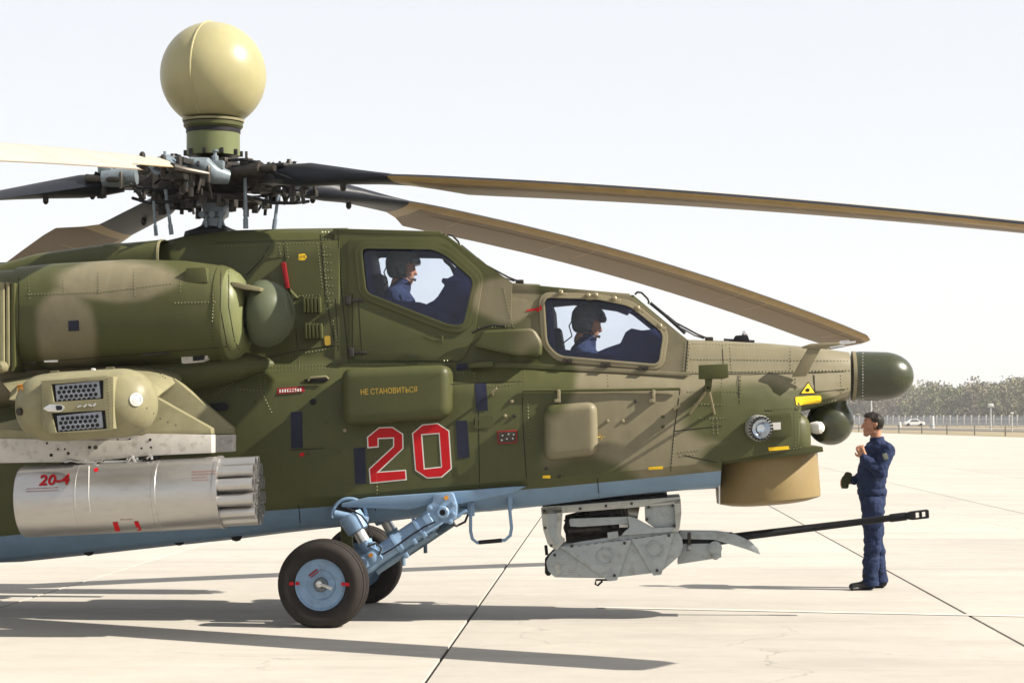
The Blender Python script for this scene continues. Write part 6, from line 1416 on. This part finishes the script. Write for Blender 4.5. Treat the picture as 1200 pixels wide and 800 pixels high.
pole('marker_post', 'stout tall white marker post beside the white car at the far fence', 1092.5, 487, 380, .32)
pole('sign_post', 'thin post with small lamp box, nearer than the fence and beside the floodlight', 1186, 485, 260, .07, .35, 'post')
pole('marker_post', 'short slim white post between the standing man and the white car', 1054, 494, 420, .35)
cp = far(1071, 450); car = thing('parked_car', 'white car parked in front of the far perimeter fence', 'car', off=cp, world=True); car['_off'] = tuple(cp)
def cv(x, y, z): return cp+Vector((x, y, z))
bm = bmesh.new(); prof = [(-2.2, .35), (-2.25, .75), (-2.05, .95), (-1.4, 1.02), (-.7, 1.48), (.6, 1.5), (1.25, 1.08), (2.1, .98), (2.3, .75), (2.25, .35)]
ringloft(bm, [[cv(x*k, y, z if z < 1 else 1+(z-1)*k2) for x, z in prof] for y, k, k2 in ((-.88, .97, .9), (-.80, 1, 1), (.80, 1, 1), (.88, .97, .9))]); obj('body', bm, mat('white_car_paint', (.75, .75, .74), .25, 0, .02), car)
bm = bmesh.new()
for s in (-1, 1): ringloft(bm, [[cv(x, s*.9, z) for x, z in ((-1.2, 1.03), (-.65, 1.4), (.55, 1.42), (1.05, 1.06))], [cv(x, s*.87, z) for x, z in ((-1.2, 1.03), (-.65, 1.4), (.55, 1.42), (1.05, 1.06))]])
obj('window', bm, m_black, car)
for sx in (-1.4, 1.4):
    for sy in (-.82, .82): bm = bmesh.new(); lathe(bm, cv(sx, sy-.1, .33), (0, 1, 0), [(0, .2), (0, .33), (.2, .33), (.2, .2)], 16); obj('wheel', bm, m_black, car)

# wood beyond the fence: trunks, limbs and leaf clumps through a deep belt
def treebelt():
    rn = random.Random(11); leaf = bmesh.new(); vs = []; fs = []; mi_ = []; tv = []; tf = []
    for row_ in range(5):
        t = -620
        while t < 230:
            h = rn.uniform(9.5, 12.5)+row_*1.3+1.2*math.sin(t*.05+row_)+2.0*noise.noise(Vector((t*.03, row_*2, 0))); base = fen(t, 70+row_*16+rn.uniform(-5, 5), -.1); w_ = h*rn.uniform(.30, .46)
            k = len(tv); nseg = 5
            for (z_, r_) in ((0, .22), (h*.35, .16), (h*.75, .05)):
                for j in range(nseg): a = 2*math.pi*j/nseg; tv.append(base+Vector((r_*math.cos(a), r_*math.sin(a), z_)))
            for s in range(2):
                for j in range(nseg): tf.append((k+s*nseg+j, k+s*nseg+(j+1) % nseg, k+(s+1)*nseg+(j+1) % nseg, k+(s+1)*nseg+j))
            for q in range(7):   # limbs
                a = rn.uniform(0, 6.28); z0 = h*rn.uniform(.2, .6); p0 = base+Vector((0, 0, z0)); p1 = p0+Vector((math.cos(a)*w_*.8, math.sin(a)*w_*.8, h*rn.uniform(.15, .35))); s_ = Vector((.06, .06, 0)); k = len(tv); tv += [p0-s_, p0+s_, p1+s_*.3, p1-s_*.3]; tf.append((k, k+1, k+2, k+3))
            tone = rn.choices((0, 1, 2), (5, 3, 2))[0]; nb = 10
            blobs = [(base+Vector((rn.uniform(-1, 1)*w_*.75, rn.uniform(-1, 1)*w_*.75, h*rn.uniform(.16, .90))), rn.uniform(.16, .30)*h*.7) for _ in range(nb)]
            for c, rr_ in blobs:
                for q in range(46 if t > -240 else 20):
                    d = Vector((rn.gauss(0, 1), rn.gauss(0, 1), rn.gauss(0, 1))).normalized(); p = c+d*rr_*rn.uniform(.45, 1.05); s1 = Vector((rn.gauss(0, 1), rn.gauss(0, 1), rn.gauss(0, 1))).normalized()*rn.uniform(.26, .52)*(1 if t > -240 else 1.5); s2 = s1.cross(d).normalized()*rn.uniform(.24, .48)
                    k = len(vs); vs += [p-s1, p+s2, p+s1, p-s2]; fs.append((k, k+1, k+2, k+3)); mi_.append(tone)
            t += rn.uniform(3.2, 6.0)*(1 if t > -240 else 1.6)
    me = bpy.data.meshes.new('woodland'); k = len(vs); me.from_pydata([tuple(v) for v in vs+tv], [], fs+[tuple(k+i for i in f) for f in tf])
    for nm, col in (('spring_leaves_olive', (.135, .126, .070)), ('budding_twigs_brown', (.155, .132, .088)), ('fresh_leaves', (.135, .142, .066)), ('bark', (.09, .075, .055))): me.materials.append(mat(nm, col, .8, 0, .12, .1))
    me.polygons.foreach_set('material_index', mi_+[3]*len(tf)); o = bpy.data.objects.new('woodland', me); C.objects.link(o); return o
wood = treebelt(); tag(wood, 'belt of budding trees beyond the far fence', 'woodland', kind='stuff')
# shrubs under the trees close the view to the ground
rn = random.Random(5); vs = []; fs = []
for k_ in range(7600):
    p = fen(rn.uniform(-620, 230), rn.uniform(55, 66), rn.uniform(0, 3.2)*rn.uniform(.3, 1)); n_ = Vector((rn.gauss(0, 1), rn.gauss(0, 1), rn.gauss(0, 1))).normalized(); s1 = n_.orthogonal().normalized()*rn.uniform(.3, .7); s2 = n_.cross(s1)*rn.uniform(.6, 1); k = len(vs); vs += [p-s1, p+s2, p+s1, p-s2]; fs.append((k, k+1, k+2, k+3))
me = bpy.data.meshes.new('undergrowth'); me.from_pydata([tuple(v) for v in vs], [], fs); me.materials.append(mat('undergrowth_brown', (.11, .10, .06), .85, 0, .3, .4)); o = bpy.data.objects.new('undergrowth', me); C.objects.link(o); tag(o, 'brownish undergrowth at the foot of the trees', 'undergrowth', kind='stuff')

# thin spring haze between the apron and the wood
bm = bmesh.new(); box(bm, (0, 300, 24), (1500, 760, 50.4)); hz = obj('haze', bm, m_white, None, keepnormals=False); hz['kind'] = 'stuff'; hz.data.materials.clear()
hm_ = bpy.data.materials.new('spring_haze'); hm_.use_nodes = True; n = hm_.node_tree.nodes; l = hm_.node_tree.links; n.remove(n['Principled BSDF']); pv = n.new('ShaderNodeVolumePrincipled'); pv.inputs['Color'].default_value = (.96, .97, 1, 1); pv.inputs['Density'].default_value = .00022; l.new(pv.outputs[0], n['Material Output'].inputs['Volume']); hz.data.materials.append(hm_)
for o in bpy.data.objects:
    if '_off' in o: del o['_off']
